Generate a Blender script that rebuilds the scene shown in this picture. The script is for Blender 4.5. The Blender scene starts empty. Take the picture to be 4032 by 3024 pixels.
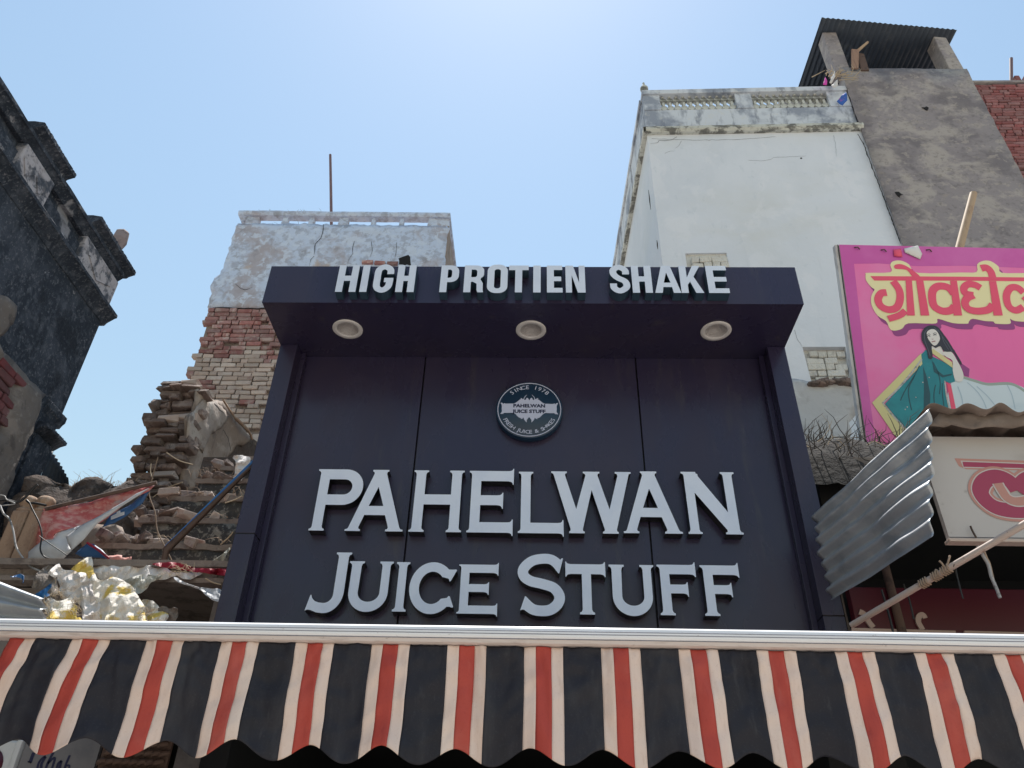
import bpy, math, random
from mathutils import Vector, Matrix, noise
from mathutils.geometry import tessellate_polygon, delaunay_2d_cdt
random.seed(7)
R = math.radians
scene = bpy.context.scene
C = scene.collection

# ------------------------------------------------------------------ camera, sky, sun, exposure
cam = bpy.data.cameras.new('camera'); cam_ob = bpy.data.objects.new('camera', cam); C.objects.link(cam_ob)
cam.sensor_width = 36.0; cam.lens = 27.32; cam.clip_start = 0.05; cam.clip_end = 1000
_rt = Vector((0.999525, 0.021043, 0.022525)); _up = Vector((-0.006527, -0.569688, 0.821835)); _fw = Vector((-0.030126, 0.821592, 0.56928))
cam_ob.matrix_world = Matrix(((_rt.x, _up.x, -_fw.x, 0), (_rt.y, _up.y, -_fw.y, 0), (_rt.z, _up.z, -_fw.z, 1.6), (0, 0, 0, 1)))
scene.camera = cam_ob
SUN_EL, SUN_AZ = 73.0, -4.0            # degrees; azimuth from +Y (straight ahead), negative = to the left
world = bpy.data.worlds.new('World'); scene.world = world; world.use_nodes = True
_n = world.node_tree.nodes; _bg = _n['Background']; _sky = _n.new('ShaderNodeTexSky')
_sky.sky_type = 'NISHITA'; _sky.sun_disc = False; _sky.sun_elevation = R(SUN_EL); _sky.sun_rotation = R(SUN_AZ)
_sky.air_density = 2.45; _sky.dust_density = 0.40; _sky.ozone_density = 1.8; _sky.altitude = 120
world.node_tree.links.new(_sky.outputs[0], _bg.inputs[0]); _bg.inputs[1].default_value = 0.098
_l = bpy.data.lights.new('sun', 'SUN'); _l.energy = 5.0; _l.angle = R(0.6); _l.color = (1.0, 0.95, 0.88)
sun = bpy.data.objects.new('sun', _l); C.objects.link(sun)
_d = Vector((math.sin(R(SUN_AZ)) * math.cos(R(SUN_EL)), math.cos(R(SUN_AZ)) * math.cos(R(SUN_EL)), math.sin(R(SUN_EL))))
sun.rotation_euler = _d.to_track_quat('Z', 'Y').to_euler(); sun.location = (0, 0, 30)
scene.view_settings.view_transform = 'Standard'; scene.view_settings.look = 'None'
scene.view_settings.exposure = 0.48; scene.view_settings.gamma = 1.0; scene.view_settings.use_curve_mapping = False

# ------------------------------------------------------------------ helpers
ORG = {}
def org(o): return ORG.get(o.name, Vector((0, 0, 0))) if o else Vector((0, 0, 0))
def tag(o, label=None, cat=None, group=None, kind=None):
    if label: o['label'] = label
    if cat: o['category'] = cat
    if group: o['group'] = group
    if kind: o['kind'] = kind
    return o
def thing(name, label, cat, loc, group=None):
    o = bpy.data.objects.new(name, None); C.objects.link(o); o.location = loc; o.empty_display_size = .1
    ORG[o.name] = Vector(loc)
    return tag(o, label, cat, group)

class MB:
    """collects faces of one mesh (world metres)"""
    def __init__(s): s.v = []; s.f = []; s.m = []; s.sm = []
    def add(s, verts, faces, mi=0, smooth=False):
        n = len(s.v); s.v += [tuple(v) for v in verts]
        for f in faces: s.f.append(tuple(i + n for i in f)); s.m.append(mi); s.sm.append(smooth)
        return s
    def box(s, x0, x1, y0, y1, z0, z1, mi=0):
        return s.hexa([(x0,y0,z0),(x1,y0,z0),(x1,y1,z0),(x0,y1,z0),(x0,y0,z1),(x1,y0,z1),(x1,y1,z1),(x0,y1,z1)], mi)
    def hexa(s, p, mi=0):
        return s.add(p, [(0,3,2,1),(4,5,6,7),(0,1,5,4),(1,2,6,5),(2,3,7,6),(3,0,4,7)], mi)
    def grid(s, P, mi=0, smooth=True, closed=False):
        """P[i][j] points"""
        a = len(P); b = len(P[0]); f = []
        for i in range(a - 1):
            for j in range(b if closed else b - 1):
                k = (j + 1) % b; f.append((i*b+j, i*b+k, (i+1)*b+k, (i+1)*b+j))
        return s.add([p for r in P for p in r], f, mi, smooth)
    def tube(s, pts, r, seg=8, mi=0, cap=True, smooth=True):
        pts = [Vector(p) for p in pts]; rr = r if isinstance(r, (list, tuple)) else [r] * len(pts); rows = []; u = None
        for i, p in enumerate(pts):
            t = (pts[min(i+1, len(pts)-1)] - pts[max(i-1, 0)]).normalized()
            if u is None: u = t.orthogonal().normalized()
            u = (u - t * u.dot(t)).normalized(); w = t.cross(u)
            rows.append([p + (u * math.cos(a) + w * math.sin(a)) * rr[i] for a in [2*math.pi*k/seg for k in range(seg)]])
        s.grid(rows, mi, smooth, True)
        if cap:
            s.add(rows[0], [tuple(range(seg))[::-1]], mi); s.add(rows[-1], [tuple(range(seg))], mi)
        return s
    def lathe(s, c, prof, seg=24, mi=0, axis='z', smooth=True):
        c = Vector(c); rows = []
        for r, h in prof:
            row = []
            for k in range(seg):
                a = 2*math.pi*k/seg
                row.append(c + (Vector((r*math.cos(a), r*math.sin(a), h)) if axis == 'z' else Vector((r*math.cos(a), h, r*math.sin(a)))))
            rows.append(row)
        return s.grid(rows, mi, smooth, True)
    def plate(s, loops, fn, t, mi=0, mside=None, back=True):
        """loops: outer + holes in 2D; fn(a,b,d) -> world point, d = depth 0 (front) .. t (back)"""
        loops = [list(l) for l in loops]; flat = [p for l in loops for p in l]
        tri = tessellate_polygon([[Vector((a, b, 0)) for a, b in l] for l in loops])
        # orientation: front normal is fn's -depth direction
        o = Vector(fn(0,0,0)); ex = Vector(fn(1,0,0)) - o; ey = Vector(fn(0,1,0)) - o; ed = o - Vector(fn(0,0,1))
        pos = ex.cross(ey).dot(ed) > 0
        ft = []
        for t3 in tri:
            a, b, c = [flat[i] for i in t3]
            ar = (b[0]-a[0])*(c[1]-a[1]) - (b[1]-a[1])*(c[0]-a[0])
            ft.append(tuple(t3) if (ar > 0) == pos else tuple(t3[::-1]))
        s.add([fn(a, b, 0) for a, b in flat], ft, mi)
        if t:
            ms = mi if mside is None else mside
            if back: s.add([fn(a, b, t) for a, b in flat], [f[::-1] for f in ft], ms)
            for k, l in enumerate(loops):
                ar = sum(l[i][0]*l[(i+1) % len(l)][1] - l[(i+1) % len(l)][0]*l[i][1] for i in range(len(l)))
                n = len(l); vs = [fn(a, b, 0) for a, b in l] + [fn(a, b, t) for a, b in l]
                flip = ((ar > 0) != pos) ^ (k > 0)
                s.add(vs, [((i, i+n, (i+1) % n + n, (i+1) % n) if not flip else (i, (i+1) % n, (i+1) % n + n, i+n)) for i in range(n)], ms)
        return s
    def build(s, name, mats, parent=None, bevel=0, solid=0):
        me = bpy.data.meshes.new(name); o0 = org(parent)
        me.from_pydata([(v[0]-o0.x, v[1]-o0.y, v[2]-o0.z) for v in s.v], [], s.f)
        mats = mats if isinstance(mats, (list, tuple)) else [mats]
        for m in mats: me.materials.append(m)
        me.polygons.foreach_set('material_index', s.m); me.polygons.foreach_set('use_smooth', s.sm); me.update()
        o = bpy.data.objects.new(name, me); C.objects.link(o)
        if parent: o.parent = parent; ORG[o.name] = o0
        if bevel:
            b = o.modifiers.new('bevel', 'BEVEL'); b.width = bevel; b.segments = 2; b.limit_method = 'ANGLE'; b.angle_limit = R(40)
        if solid:
            b = o.modifiers.new('thickness', 'SOLIDIFY'); b.thickness = solid; b.offset = 0
        return o

def XZ(y): return lambda a, b, d: (a, y + d, b)
def YZ(x): return lambda a, b, d: (x - d, a, b)          # faces +X
def XY(z): return lambda a, b, d: (a, b, z + d)          # faces down
def arc(cx, cy, rx, ry, a0, a1, n=12):
    return [(cx + rx*math.cos(R(a0+(a1-a0)*i/n)), cy + ry*math.sin(R(a0+(a1-a0)*i/n))) for i in range(n+1)]
def smooth(pts, n=6, closed=False):
    P = [Vector(p) for p in pts]; out = []; m = len(P)
    for i in range(m if closed else m-1):
        p0, p1, p2, p3 = (P[(i-1) % m], P[i], P[(i+1) % m], P[(i+2) % m]) if closed else (P[max(i-1, 0)], P[i], P[i+1], P[min(i+2, m-1)])
        for k in range(n):
            t = k/n
            out.append(tuple(.5*((2*p1)+(p2-p0)*t+(2*p0-5*p1+4*p2-p3)*t*t+(3*p1-p0-3*p2+p3)*t**3)))
    if not closed: out.append(tuple(P[-1]))
    return out
def ribbon(pts, w, n=6, sm=True):
    """2D outline of a brush stroke"""
    P = [Vector(p) for p in (smooth(pts, n) if sm else pts)]; L = []; Rr = []
    for i, p in enumerate(P):
        t = (P[min(i+1, len(P)-1)] - P[max(i-1, 0)]).normalized(); q = Vector((-t.y, t.x)) * w/2
        L.append(tuple(p+q)); Rr.append(tuple(p-q))
    return L, Rr
def jag(pts, step, amp, seed=0):
    """closed 2D outline with uneven broken edges"""
    out = []; m = len(pts)
    for i in range(m):
        a = Vector(pts[i]); b = Vector(pts[(i+1) % m]); k = max(1, int((b-a).length/step))
        for j in range(k):
            p = a.lerp(b, j/k); out.append((p.x + amp*noise.noise((p.x*17+seed, p.y*17, 1.3)), p.y + amp*noise.noise((p.x*17, p.y*17+seed, 7.7))))
    return out
def fbm(p, o=4): return noise.fractal(p, .9, 2.1, o)
def inside(p, poly):
    c = False; j = len(poly)-1
    for i in range(len(poly)):
        if (poly[i][1] > p[1]) != (poly[j][1] > p[1]) and p[0] < (poly[j][0]-poly[i][0])*(p[1]-poly[i][1])/(poly[j][1]-poly[i][1])+poly[i][0]: c = not c
        j = i
    return c
def edist(p, poly):
    best = 9
    for i in range(len(poly)):
        a = poly[i-1]; b = poly[i]; dx, dy = b[0]-a[0], b[1]-a[1]; L = dx*dx+dy*dy
        t = 0 if L == 0 else max(0, min(1, ((p[0]-a[0])*dx+(p[1]-a[1])*dy)/L))
        best = min(best, math.hypot(p[0]-a[0]-dx*t, p[1]-a[1]-dy*t))
    return best
def relief(poly, res, fn, mb=None, mi=0, smooth_=True):
    """a sheet with the outline poly (2D), triangulated at res; fn(a,b,edge_distance) -> world point"""
    mb = mb or MB(); m = len(poly); b = []
    for i in range(m):
        p = Vector(poly[i]); q = Vector(poly[(i+1) % m]); k = max(1, int((q-p).length/res))
        b += [p.lerp(q, j/k) for j in range(k)]
    nb = len(b); edges = [(i, (i+1) % nb) for i in range(nb)]
    xs = [p[0] for p in poly]; ys = [p[1] for p in poly]; pts = list(b)
    y = min(ys)+res*.5; r = 0
    while y < max(ys):
        x = min(xs) + (res*.5 if r % 2 else res)
        while x < max(xs):
            q = (x + random.uniform(-.2, .2)*res, y + random.uniform(-.2, .2)*res)
            if inside(q, poly) and edist(q, poly) > res*.45: pts.append(Vector(q))
            x += res
        y += res; r += 1
    v, _, f, *_ = delaunay_2d_cdt(pts, edges, [list(range(nb))], 1, 1e-6)
    W = [fn(p.x, p.y, edist((p.x, p.y), poly)) for p in v]
    mb.add(W, [tuple(t) for t in f], mi, smooth_)
    return mb

# ------------------------------------------------------------------ materials
def mat(name, col, rough=.8, layers=(), bump=None, metal=0, spec=.5, rnd=0, coat=0, fine=None):
    m = bpy.data.materials.new(name); m.use_nodes = True; nt = m.node_tree; N = nt.nodes; L = nt.links; p = N['Principled BSDF']
    p.inputs['Roughness'].default_value = rough; p.inputs['Metallic'].default_value = metal
    p.inputs['Specular IOR Level'].default_value = spec; p.inputs['Coat Weight'].default_value = coat
    tc = N.new('ShaderNodeTexCoord'); src = tc.outputs['Object']
    if rnd:
        oi = N.new('ShaderNodeObjectInfo'); ad = N.new('ShaderNodeVectorMath'); ad.operation = 'ADD'
        cx = N.new('ShaderNodeCombineXYZ'); mu = N.new('ShaderNodeMath'); mu.operation = 'MULTIPLY'; mu.inputs[1].default_value = 37
        L.new(oi.outputs['Random'], mu.inputs[0]); L.new(mu.outputs[0], cx.inputs[0]); L.new(mu.outputs[0], cx.inputs[2])
        L.new(src, ad.inputs[0]); L.new(cx.outputs[0], ad.inputs[1]); src = ad.outputs[0]
    def nz(scale, detail=5, dist=.3, off=0):
        mp = N.new('ShaderNodeMapping'); L.new(src, mp.inputs[0])
        mp.inputs['Scale'].default_value = scale if isinstance(scale, (tuple, list)) else (scale,)*3
        mp.inputs['Location'].default_value = (off, off*1.7, off*.6)
        t = N.new('ShaderNodeTexNoise'); t.inputs['Scale'].default_value = 1; t.inputs['Detail'].default_value = detail; t.inputs['Roughness'].default_value = .62
        t.inputs['Distortion'].default_value = dist; L.new(mp.outputs[0], t.inputs['Vector']); return t.outputs['Fac']
    def ramp(v, lo, hi, amt):
        r = N.new('ShaderNodeMapRange'); r.interpolation_type = 'SMOOTHSTEP'; L.new(v, r.inputs[0])
        r.inputs[1].default_value = lo; r.inputs[2].default_value = hi; r.inputs[3].default_value = 0; r.inputs[4].default_value = amt; return r.outputs[0]
    def mix(f, a, b, ty='MIX'):
        x = N.new('ShaderNodeMix'); x.data_type = 'RGBA'; x.blend_type = ty
        if isinstance(f, (int, float)): x.inputs[0].default_value = f
        else: L.new(f, x.inputs[0])
        for i, q in ((6, a), (7, b)):
            if isinstance(q, tuple): x.inputs[i].default_value = (*q, 1)
            else: L.new(q, x.inputs[i])
        return x.outputs[2]
    c = col; k = 0
    for (lc, sc, lo, hi, amt) in layers:
        k += 1; c = mix(ramp(nz(sc, off=k*3.1), lo, hi, amt), c, lc)
    if rnd:
        hs = N.new('ShaderNodeHueSaturation'); mr = N.new('ShaderNodeMapRange'); L.new(oi.outputs['Random'], mr.inputs[0])
        mr.inputs[3].default_value = 1-rnd; mr.inputs[4].default_value = 1+rnd; L.new(mr.outputs[0], hs.inputs['Value'])
        w = N.new('ShaderNodeMath'); w.operation = 'FRACT'; L.new(mu.outputs[0], w.inputs[0]); m2 = N.new('ShaderNodeMapRange'); L.new(w.outputs[0], m2.inputs[0])
        m2.inputs[3].default_value = .75; m2.inputs[4].default_value = 1.15; L.new(m2.outputs[0], hs.inputs['Saturation'])
        if isinstance(c, tuple): hs.inputs['Color'].default_value = (*c, 1)
        else: L.new(c, hs.inputs['Color'])
        c = hs.outputs[0]
    if isinstance(c, tuple): p.inputs['Base Color'].default_value = (*c, 1)
    else: L.new(c, p.inputs['Base Color'])
    if fine:      # roughness variation (smears, dust)
        rr = ramp(nz(fine[0], off=9), .35, .7, 1); mr = N.new('ShaderNodeMapRange'); L.new(rr, mr.inputs[0])
        mr.inputs[3].default_value = fine[1]; mr.inputs[4].default_value = fine[2]; L.new(mr.outputs[0], p.inputs['Roughness'])
    if bump:
        b = N.new('ShaderNodeBump'); b.inputs['Strength'].default_value = bump[1]; b.inputs['Distance'].default_value = bump[2] if len(bump) > 2 else .02
        L.new(nz(bump[0], 6, .2, 5), b.inputs['Height']); L.new(b.outputs[0], p.inputs['Normal'])
    return m

M = {}
# sign
M['acp'] = mat('violet aluminium panel', (.027, .022, .054), .3, [((.042,.031,.054), (1.5,1.5,.8), .4, .75, .7), ((.07,.062,.066), (9,9,1.1), .58, .76, .45), ((.13,.12,.12), (60,60,20), .71, .76, .35)], spec=.5, fine=((3,3,1.2), .20, .40), bump=((1.6,1.6,1.1), .10, .03))
M['joint'] = mat('panel joint sealant', (.012, .012, .016), .6)
M['bead'] = mat('brown edge bead', (.10, .075, .06), .6, [((.03,.025,.03), (20,20,6), .45, .65, .8)])
M['letter'] = mat('letter face acrylic', (.74, .80, .94), .35, [((.62,.69,.86), (4,4,3), .4, .75, .7), ((.40,.38,.36), (50,50,50), .72, .78, .5)], spec=.4)
M['letterside'] = mat('letter return black', (.010, .010, .014), .3)
M['letter2'] = mat('small letter face', (.68, .74, .86), .4, [((.58,.64,.78), (6,6,6), .4, .75, .7)])
M['letterside2'] = mat('small letter return', (.03, .06, .09), .35)
M['trim'] = mat('downlight trim', (.70, .66, .63), .45)
M['reflector'] = mat('downlight reflector', (.50, .46, .44), .3, [((.30,.28,.27), (200,200,200), .45, .6, .6)])
M['emblem'] = mat('emblem disc', (.012, .035, .075), .35)
M['emblemw'] = mat('emblem pale print', (.52, .55, .72), .45)
M['emblemd'] = mat('emblem dark print', (.010, .012, .05), .45)
# awning
M['bar'] = mat('awning bar white aluminium', (.84, .84, .88), .25, [((.62,.60,.60), (3,30,30), .5, .75, .4), ((.35,.28,.24), (30,60,60), .64, .72, .6)], spec=.5)
M['barlow'] = mat('awning bar dusty underside', (.68, .57, .53), .5, [((.44,.33,.29), (8,30,60), .5, .75, .7), ((.2,.14,.12), (30,60,60), .66, .74, .7)])
M['barline'] = mat('awning bar groove', (.52, .53, .62), .3)
def cloth_mat(n, c, d1, d2): return mat(n, c, .62, [(d1, (7,7,1.6), .46, .74, .5), (d2, (2.5,2.5,2.2), .5, .78, .4), (d1, (30,30,7), .58, .74, .35), (d2, (14,14,2.6), .60, .76, .35), (d1, (120,120,120), .56, .66, .22)], bump=((16,16,9), .35, .007), spec=.35)
M['black'] = cloth_mat('awning charcoal stripe', (.017, .016, .025), (.060, .058, .066), (.010, .009, .012))
M['cream'] = cloth_mat('awning cream stripe', (.78, .61, .54), (.56, .38, .30), (.82, .70, .63))
M['red'] = cloth_mat('awning red stripe', (.47, .065, .048), (.30, .035, .03), (.55, .17, .14))
M['under'] = mat('awning cloth back', (.10, .09, .09), .8)
# masonry
M['cream_wall'] = mat('pale lime washed wall', (.70, .735, .80), .9, [((.60,.645,.72), (.8,.8,.5), .42, .72, .6), ((.62,.63,.61), (.35,.35,.5), .5, .74, .5), ((.79,.80,.85), (1.7,1.7,1.3), .54, .62, .35), ((.46,.50,.56), (5,5,.45), .60, .80, .35), ((.52,.58,.64), (8,8,5), .60, .70, .3), ((.45,.45,.45), (26,26,26), .70, .78, .35)], bump=((5,5,5), .35, .03))
M['parapet'] = mat('weather stained parapet', (.60, .64, .70), .9, [((.18,.21,.28), (1.5,1.5,1.5), .45, .60, .75), ((.13,.15,.2), (7,7,2.0), .50, .68, .65), ((.62,.62,.60), (9,9,9), .55, .7, .5)], bump=((9,9,9), .3, .02))
M['cornice'] = mat('stained cornice', (.54, .55, .51), .9, [((.09,.09,.085), (4,4,8), .46, .56, .85), ((.30,.30,.27), (14,14,14), .5, .65, .6)], bump=((16,16,16), .4, .02))
M['blue_plaster'] = mat('peeling pale blue plaster', (.52, .61, .78), .9, [((.33,.36,.44), (9,9,9), .46, .60, .65), ((.38,.34,.36), (1.3,1.3,1.1), .48, .66, .8), ((.27,.28,.32), (3.5,3.5,3.5), .55, .68, .75), ((.58,.66,.80), (7,7,7), .52, .60, .8), ((.46,.38,.33), (.9,.9,1.4), .62, .68, .75), ((.16,.16,.18), (22,22,22), .66, .74, .7)], bump=((12,12,12), .6, .02))
M['mortar'] = mat('earthy mortar', (.27, .215, .19), .95, [((.10,.075,.065), (9,9,9), .45, .65, .8)], bump=((30,30,30), .6, .02))
M['brick_red'] = mat('weathered red brick', (.31, .155, .145), .92, [((.21,.09,.09), (9,9,9), .45, .7, .8), ((.44,.35,.32), (6,6,6), .46, .64, .8)], bump=((40,40,40), .6, .012), rnd=.28)
M['brick_tan'] = mat('dusty buff brick', (.46, .37, .325), .92, [((.28,.17,.15), (5,5,5), .52, .70, .7), ((.47,.41,.36), (9,9,9), .5, .65, .7)], bump=((40,40,40), .6, .012), rnd=.22)
M['brick_dark'] = mat('broken brown brick', (.20, .145, .125), .95, [((.33,.27,.24), (6,6,6), .48, .66, .8), ((.08,.06,.055), (14,14,14), .52, .66, .8)], bump=((30,30,30), .9, .02), rnd=.30)
M['brick_maroon'] = mat('dull maroon brick', (.14, .045, .05), .92, [((.10,.045,.05), (12,12,12), .5, .68, .8), ((.28,.19,.18), (9,9,9), .58, .72, .6)], bump=((40,40,40), .7, .015), rnd=.25)
M['brick_rose'] = mat('rose red brick', (.29, .115, .115), .92, [((.20,.075,.08), (10,10,10), .5, .68, .8), ((.36,.24,.22), (7,7,7), .58, .72, .5)], bump=((40,40,40), .6, .015), rnd=.22)
M['mould'] = mat('black mouldy plaster', (.020, .029, .046), .95, [((.06,.073,.10), (3.5,3.5,2.5), .44, .66, .8), ((.10,.115,.145), (13,13,10), .50, .66, .6), ((.17,.18,.21), (42,42,34), .54, .66, .6), ((.34,.34,.37), (1.3,1.3,1.3), .62, .67, .75), ((.30,.30,.33), (7,7,7), .66, .72, .8), ((.01,.015,.025), (2,2,2), .52, .66, .8)], bump=((26,26,26), .8, .02))
M['mould_pale'] = mat('flaking pale plaster', (.44, .42, .45), .95, [((.035,.05,.075), (4,4,4), .47, .57, .92), ((.06,.07,.09), (12,12,12), .54, .62, .7), ((.22,.2,.2), (12,12,12), .5, .7, .6)], bump=((18,18,18), .6, .02))
M['grey_plaster'] = mat('grey brown cement plaster', (.275, .25, .262), .95, [((.40,.365,.345), (2.0,2.0,2.6), .47, .60, .85), ((.16,.145,.16), (1.1,1.1,1.7), .49, .66, .8), ((.40,.36,.33), (6,6,7), .56, .64, .6), ((.13,.12,.12), (14,14,14), .5, .7, .5), ((.33,.29,.26), (5,5,5), .62, .70, .6)], bump=((10,10,10), .5, .02))
M['old_plaster'] = mat('brown stained old plaster', (.27, .215, .18), .95, [((.40,.34,.30), (2.2,2.2,3), .50, .62, .8), ((.05,.045,.045), (3,3,2.4), .60, .70, .9), ((.16,.115,.09), (7,7,4), .5, .68, .6)], bump=((14,14,14), .7, .02))
M['white_plaster'] = mat('patchy grey white plaster', (.50, .50, .51), .95, [((.30,.29,.30), (2.5,2.5,2.5), .45, .68, .8), ((.62,.63,.64), (4,4,4), .55, .68, .7), ((.10,.09,.085), (1.6,1.6,1.6), .66, .72, .7)], bump=((12,12,12), .5, .02))
M['whitewash'] = mat('whitewashed brickwork', (.64, .62, .57), .95, [((.48,.45,.41), (9,9,9), .5, .68, .7), ((.25,.23,.21), (18,18,18), .66, .74, .8)], bump=((25,25,25), .8, .03), rnd=.06)
M['plaster_grey'] = mat('grey brown plaster coat', (.34, .29, .26), .95, [((.46,.41,.37), (3,3,3), .48, .64, .8), ((.16,.125,.105), (6,6,6), .55, .68, .8)], bump=((14,14,14), .7, .02))
M['finial_stone'] = mat('mauve weathered stone', (.30, .24, .24), .95, [((.14,.12,.13), (9,9,9), .5, .66, .8)], bump=((20,20,20), .5, .015))
M['low_plaster'] = mat('brown grey mud plaster', (.155, .135, .125), .95, [((.25,.22,.205), (3,3,3), .50, .64, .8), ((.08,.07,.068), (5,5,5), .52, .66, .8), ((.30,.27,.25), (16,16,16), .58, .68, .5)], bump=((16,16,16), .7, .02))
M['mossy'] = mat('lichen dark stone', (.06, .055, .053), .95, [((.30,.27,.23), (15,15,15), .50, .60, .8), ((.40,.36,.31), (34,34,34), .58, .68, .7), ((.09,.08,.07), (4,4,4), .5, .7, .6)], bump=((22,22,22), .8, .02))
M['nosing'] = mat('worn stone edge', (.25, .205, .18), .95, [((.13,.10,.09), (9,9,9), .48, .66, .8), ((.34,.29,.25), (22,22,22), .55, .7, .5)], bump=((22,22,22), .8, .015))
M['rubble'] = mat('rubble and earth', (.11, .085, .075), .97, [((.24,.20,.175), (7,7,7), .52, .64, .7), ((.03,.026,.025), (5,5,5), .52, .66, .85)], bump=((16,16,16), 1, .05))
M['earth_shade'] = mat('shade-darkened dry earth', (.024, .021, .020), .97, [((.06,.052,.047), (12,12,12), .52, .66, .7), ((.02,.018,.018), (5,5,5), .5, .66, .8)], bump=((20,20,20), 1, .05))  # shadow of the tall buildings is put into the earth colour
M['concrete_post'] = mat('ochre lime post', (.36, .245, .175), .92, [((.22,.14,.10), (5,5,3), .48, .68, .8), ((.46,.38,.31), (10,10,4), .56, .70, .7)], bump=((20,20,20), .5, .015))
M['crack'] = mat('crack shadow line', (.03, .03, .035), 1)
M['crack_soft'] = mat('hairline crack', (.22, .235, .26), 1)
M['hole_shade'] = mat('painted hole shade', (.012, .012, .014), 1)  # flat near-black colour stands in for the shade inside holes, slits and pits
# metal, cloth, print
M['galv'] = mat('galvanised sheet', (.46, .48, .51), .46, [((.30,.33,.37), (5,5,5), .46, .66, .7), ((.60,.58,.56), (12,12,12), .55, .7, .5), ((.30,.16,.10), (8,8,8), .70, .76, .8)], bump=((6,6,6), .3, .02), metal=.6)
M['tin_dark'] = mat('dull tin roof sheet', (.038, .05, .07), .6, [((.07,.08,.095), (4,4,4), .48, .68, .7)], metal=.3)
M['tin_brown'] = mat('rusty tin underside', (.16, .12, .10), .7, [((.24,.185,.155), (5,5,5), .48, .66, .7), ((.06,.05,.045), (8,8,8), .58, .70, .8)], bump=((9,9,9), .3, .02))
M['rod'] = mat('rusty rod', (.16, .10, .11), .7, [((.25,.15,.13), (20,20,5), .5, .7, .7)])
M['bamboo'] = mat('dry bamboo', (.42, .30, .20), .7, [((.28,.18,.12), (14,14,5), .5, .68, .8)])
M['pipe'] = mat('peeling painted pipe', (.50, .40, .35), .55, [((.30,.20,.16), (14,14,14), .55, .66, .8), ((.07,.05,.045), (30,30,30), .66, .71, .9)])
M['cable'] = mat('black cable', (.014, .014, .016), .5)
M['cable_w'] = mat('pale cable', (.35, .34, .34), .5, [((.12,.12,.12), (20,20,20), .5, .62, .8)])
M['rope'] = mat('frayed rope', (.36, .26, .19), .9)
M['twig'] = mat('dry twig', (.24, .17, .12), .9, [((.38,.29,.21), (9,9,9), .5, .65, .7)])
M['greytwig'] = mat('grey dry twig', (.07, .062, .057), .9, [((.15,.13,.12), (9,9,9), .5, .65, .7)])
M['straw'] = mat('dry straw', (.46, .36, .25), .9)
M['wood'] = mat('weathered plank', (.30, .19, .14), .85, [((.16,.10,.08), (20,20,3), .5, .68, .8)])
M['tarp_w'] = mat('dirty white woven plastic', (.80, .75, .72), .75, [((.66,.60,.55), (6,6,6), .48, .68, .6), ((.64,.55,.30), (2.6,2.6,2.6), .58, .70, .55), ((.28,.24,.2), (14,14,14), .68, .75, .7)], bump=((55,55,55), .5, .010), spec=.15)
M['tarp_y'] = mat('yellowed woven plastic', (.78, .73, .66), .75, [((.72,.50,.07), (2.6,2.6,2.6), .51, .57, .9), ((.60,.54,.30), (5,5,5), .55, .66, .7)], bump=((55,55,55), .5, .010), spec=.15)
M['tarp_g'] = mat('grey green plastic sheet', (.42, .41, .36), .55, [((.58,.55,.48), (6,6,6), .48, .66, .8), ((.24,.22,.19), (10,10,10), .58, .7, .7)], bump=((20,20,20), .5, .02))
M['rag'] = mat('grey dusty rag', (.17, .145, .13), .9, [((.33,.29,.26), (9,9,9), .5, .65, .8)], bump=((30,30,30), .6, .02))
M['blue_poly'] = mat('blue plastic', (.02, .12, .33), .5, [((.05,.2,.42), (14,14,14), .5, .65, .7)])
M['crimson'] = mat('crimson cloth', (.30, .012, .035), .6, [((.20,.008,.025), (6,6,6), .5, .7, .7)])
M['pinkrag'] = mat('faded coral sheet', (.62, .24, .20), .7, [((.55,.34,.30), (7,7,7), .5, .68, .6)])
M['flex_white'] = mat('banner white back', (.52, .53, .56), .5, [((.40,.40,.43), (5,5,5), .48, .68, .6)])
M['flex_red'] = mat('faded red banner print', (.46, .10, .10), .55, [((.60,.36,.33), (9,9,16), .44, .58, .8), ((.36,.35,.37), (3,3,9), .54, .66, .75), ((.55,.20,.19), (30,30,30), .5, .62, .6)])
M['flex_blue'] = mat('blue banner edge', (.02, .085, .22), .5)
M['frame_brown'] = mat('rusted banner frame', (.11, .07, .055), .8, [((.05,.035,.03), (12,12,12), .5, .66, .8)])
M['pink'] = mat('pink hoarding print', (.84, .17, .45), .45, [((.82,.27,.55), (.9,.9,.9), .42, .70, .7), ((.72,.12,.38), (2.2,2.2,.7), .55, .75, .35)], bump=((1.3,1.3,.5), .3, .03), spec=.35)
M['magenta'] = mat('magenta border print', (.60, .11, .42), .45, [((.68,.18,.50), (1.5,1.5,1.5), .45, .7, .6)], spec=.35)
M['pshadow'] = mat('printed purple drop shade', (.30, .055, .24), .45)
M['lemon'] = mat('pale lemon print', (.84, .78, .46), .45)
M['rose'] = mat('rose red print', (.82, .09, .19), .45)
M['teal'] = mat('teal sari print', (.008, .22, .28), .45, [((.012,.30,.36), (5,5,5), .48, .68, .6)])
M['teal_d'] = mat('dark teal fold print', (.008, .08, .115), .45)
M['paleblue'] = mat('pale blue skirt print', (.62, .73, .82), .45, [((.50,.63,.74), (2,2,8), .52, .70, .6)])
M['sage'] = mat('sage edging print', (.33, .41, .39), .45)
M['beads'] = mat('grey bead border print', (.52, .52, .52), .45, [((.2,.22,.22), (60,60,60), .5, .6, .8)])
M['yellowp'] = mat('yellow sari border print', (.68, .63, .32), .45)
M['skin'] = mat('pale skin print', (.74, .72, .71), .45)
M['hairp'] = mat('dark hair print', (.025, .03, .055), .45)
M['fold_blue'] = mat('skirt fold print', (.42, .55, .67), .45)
M['hair_hi'] = mat('hair sheen print', (.10, .11, .16), .45)
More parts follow.
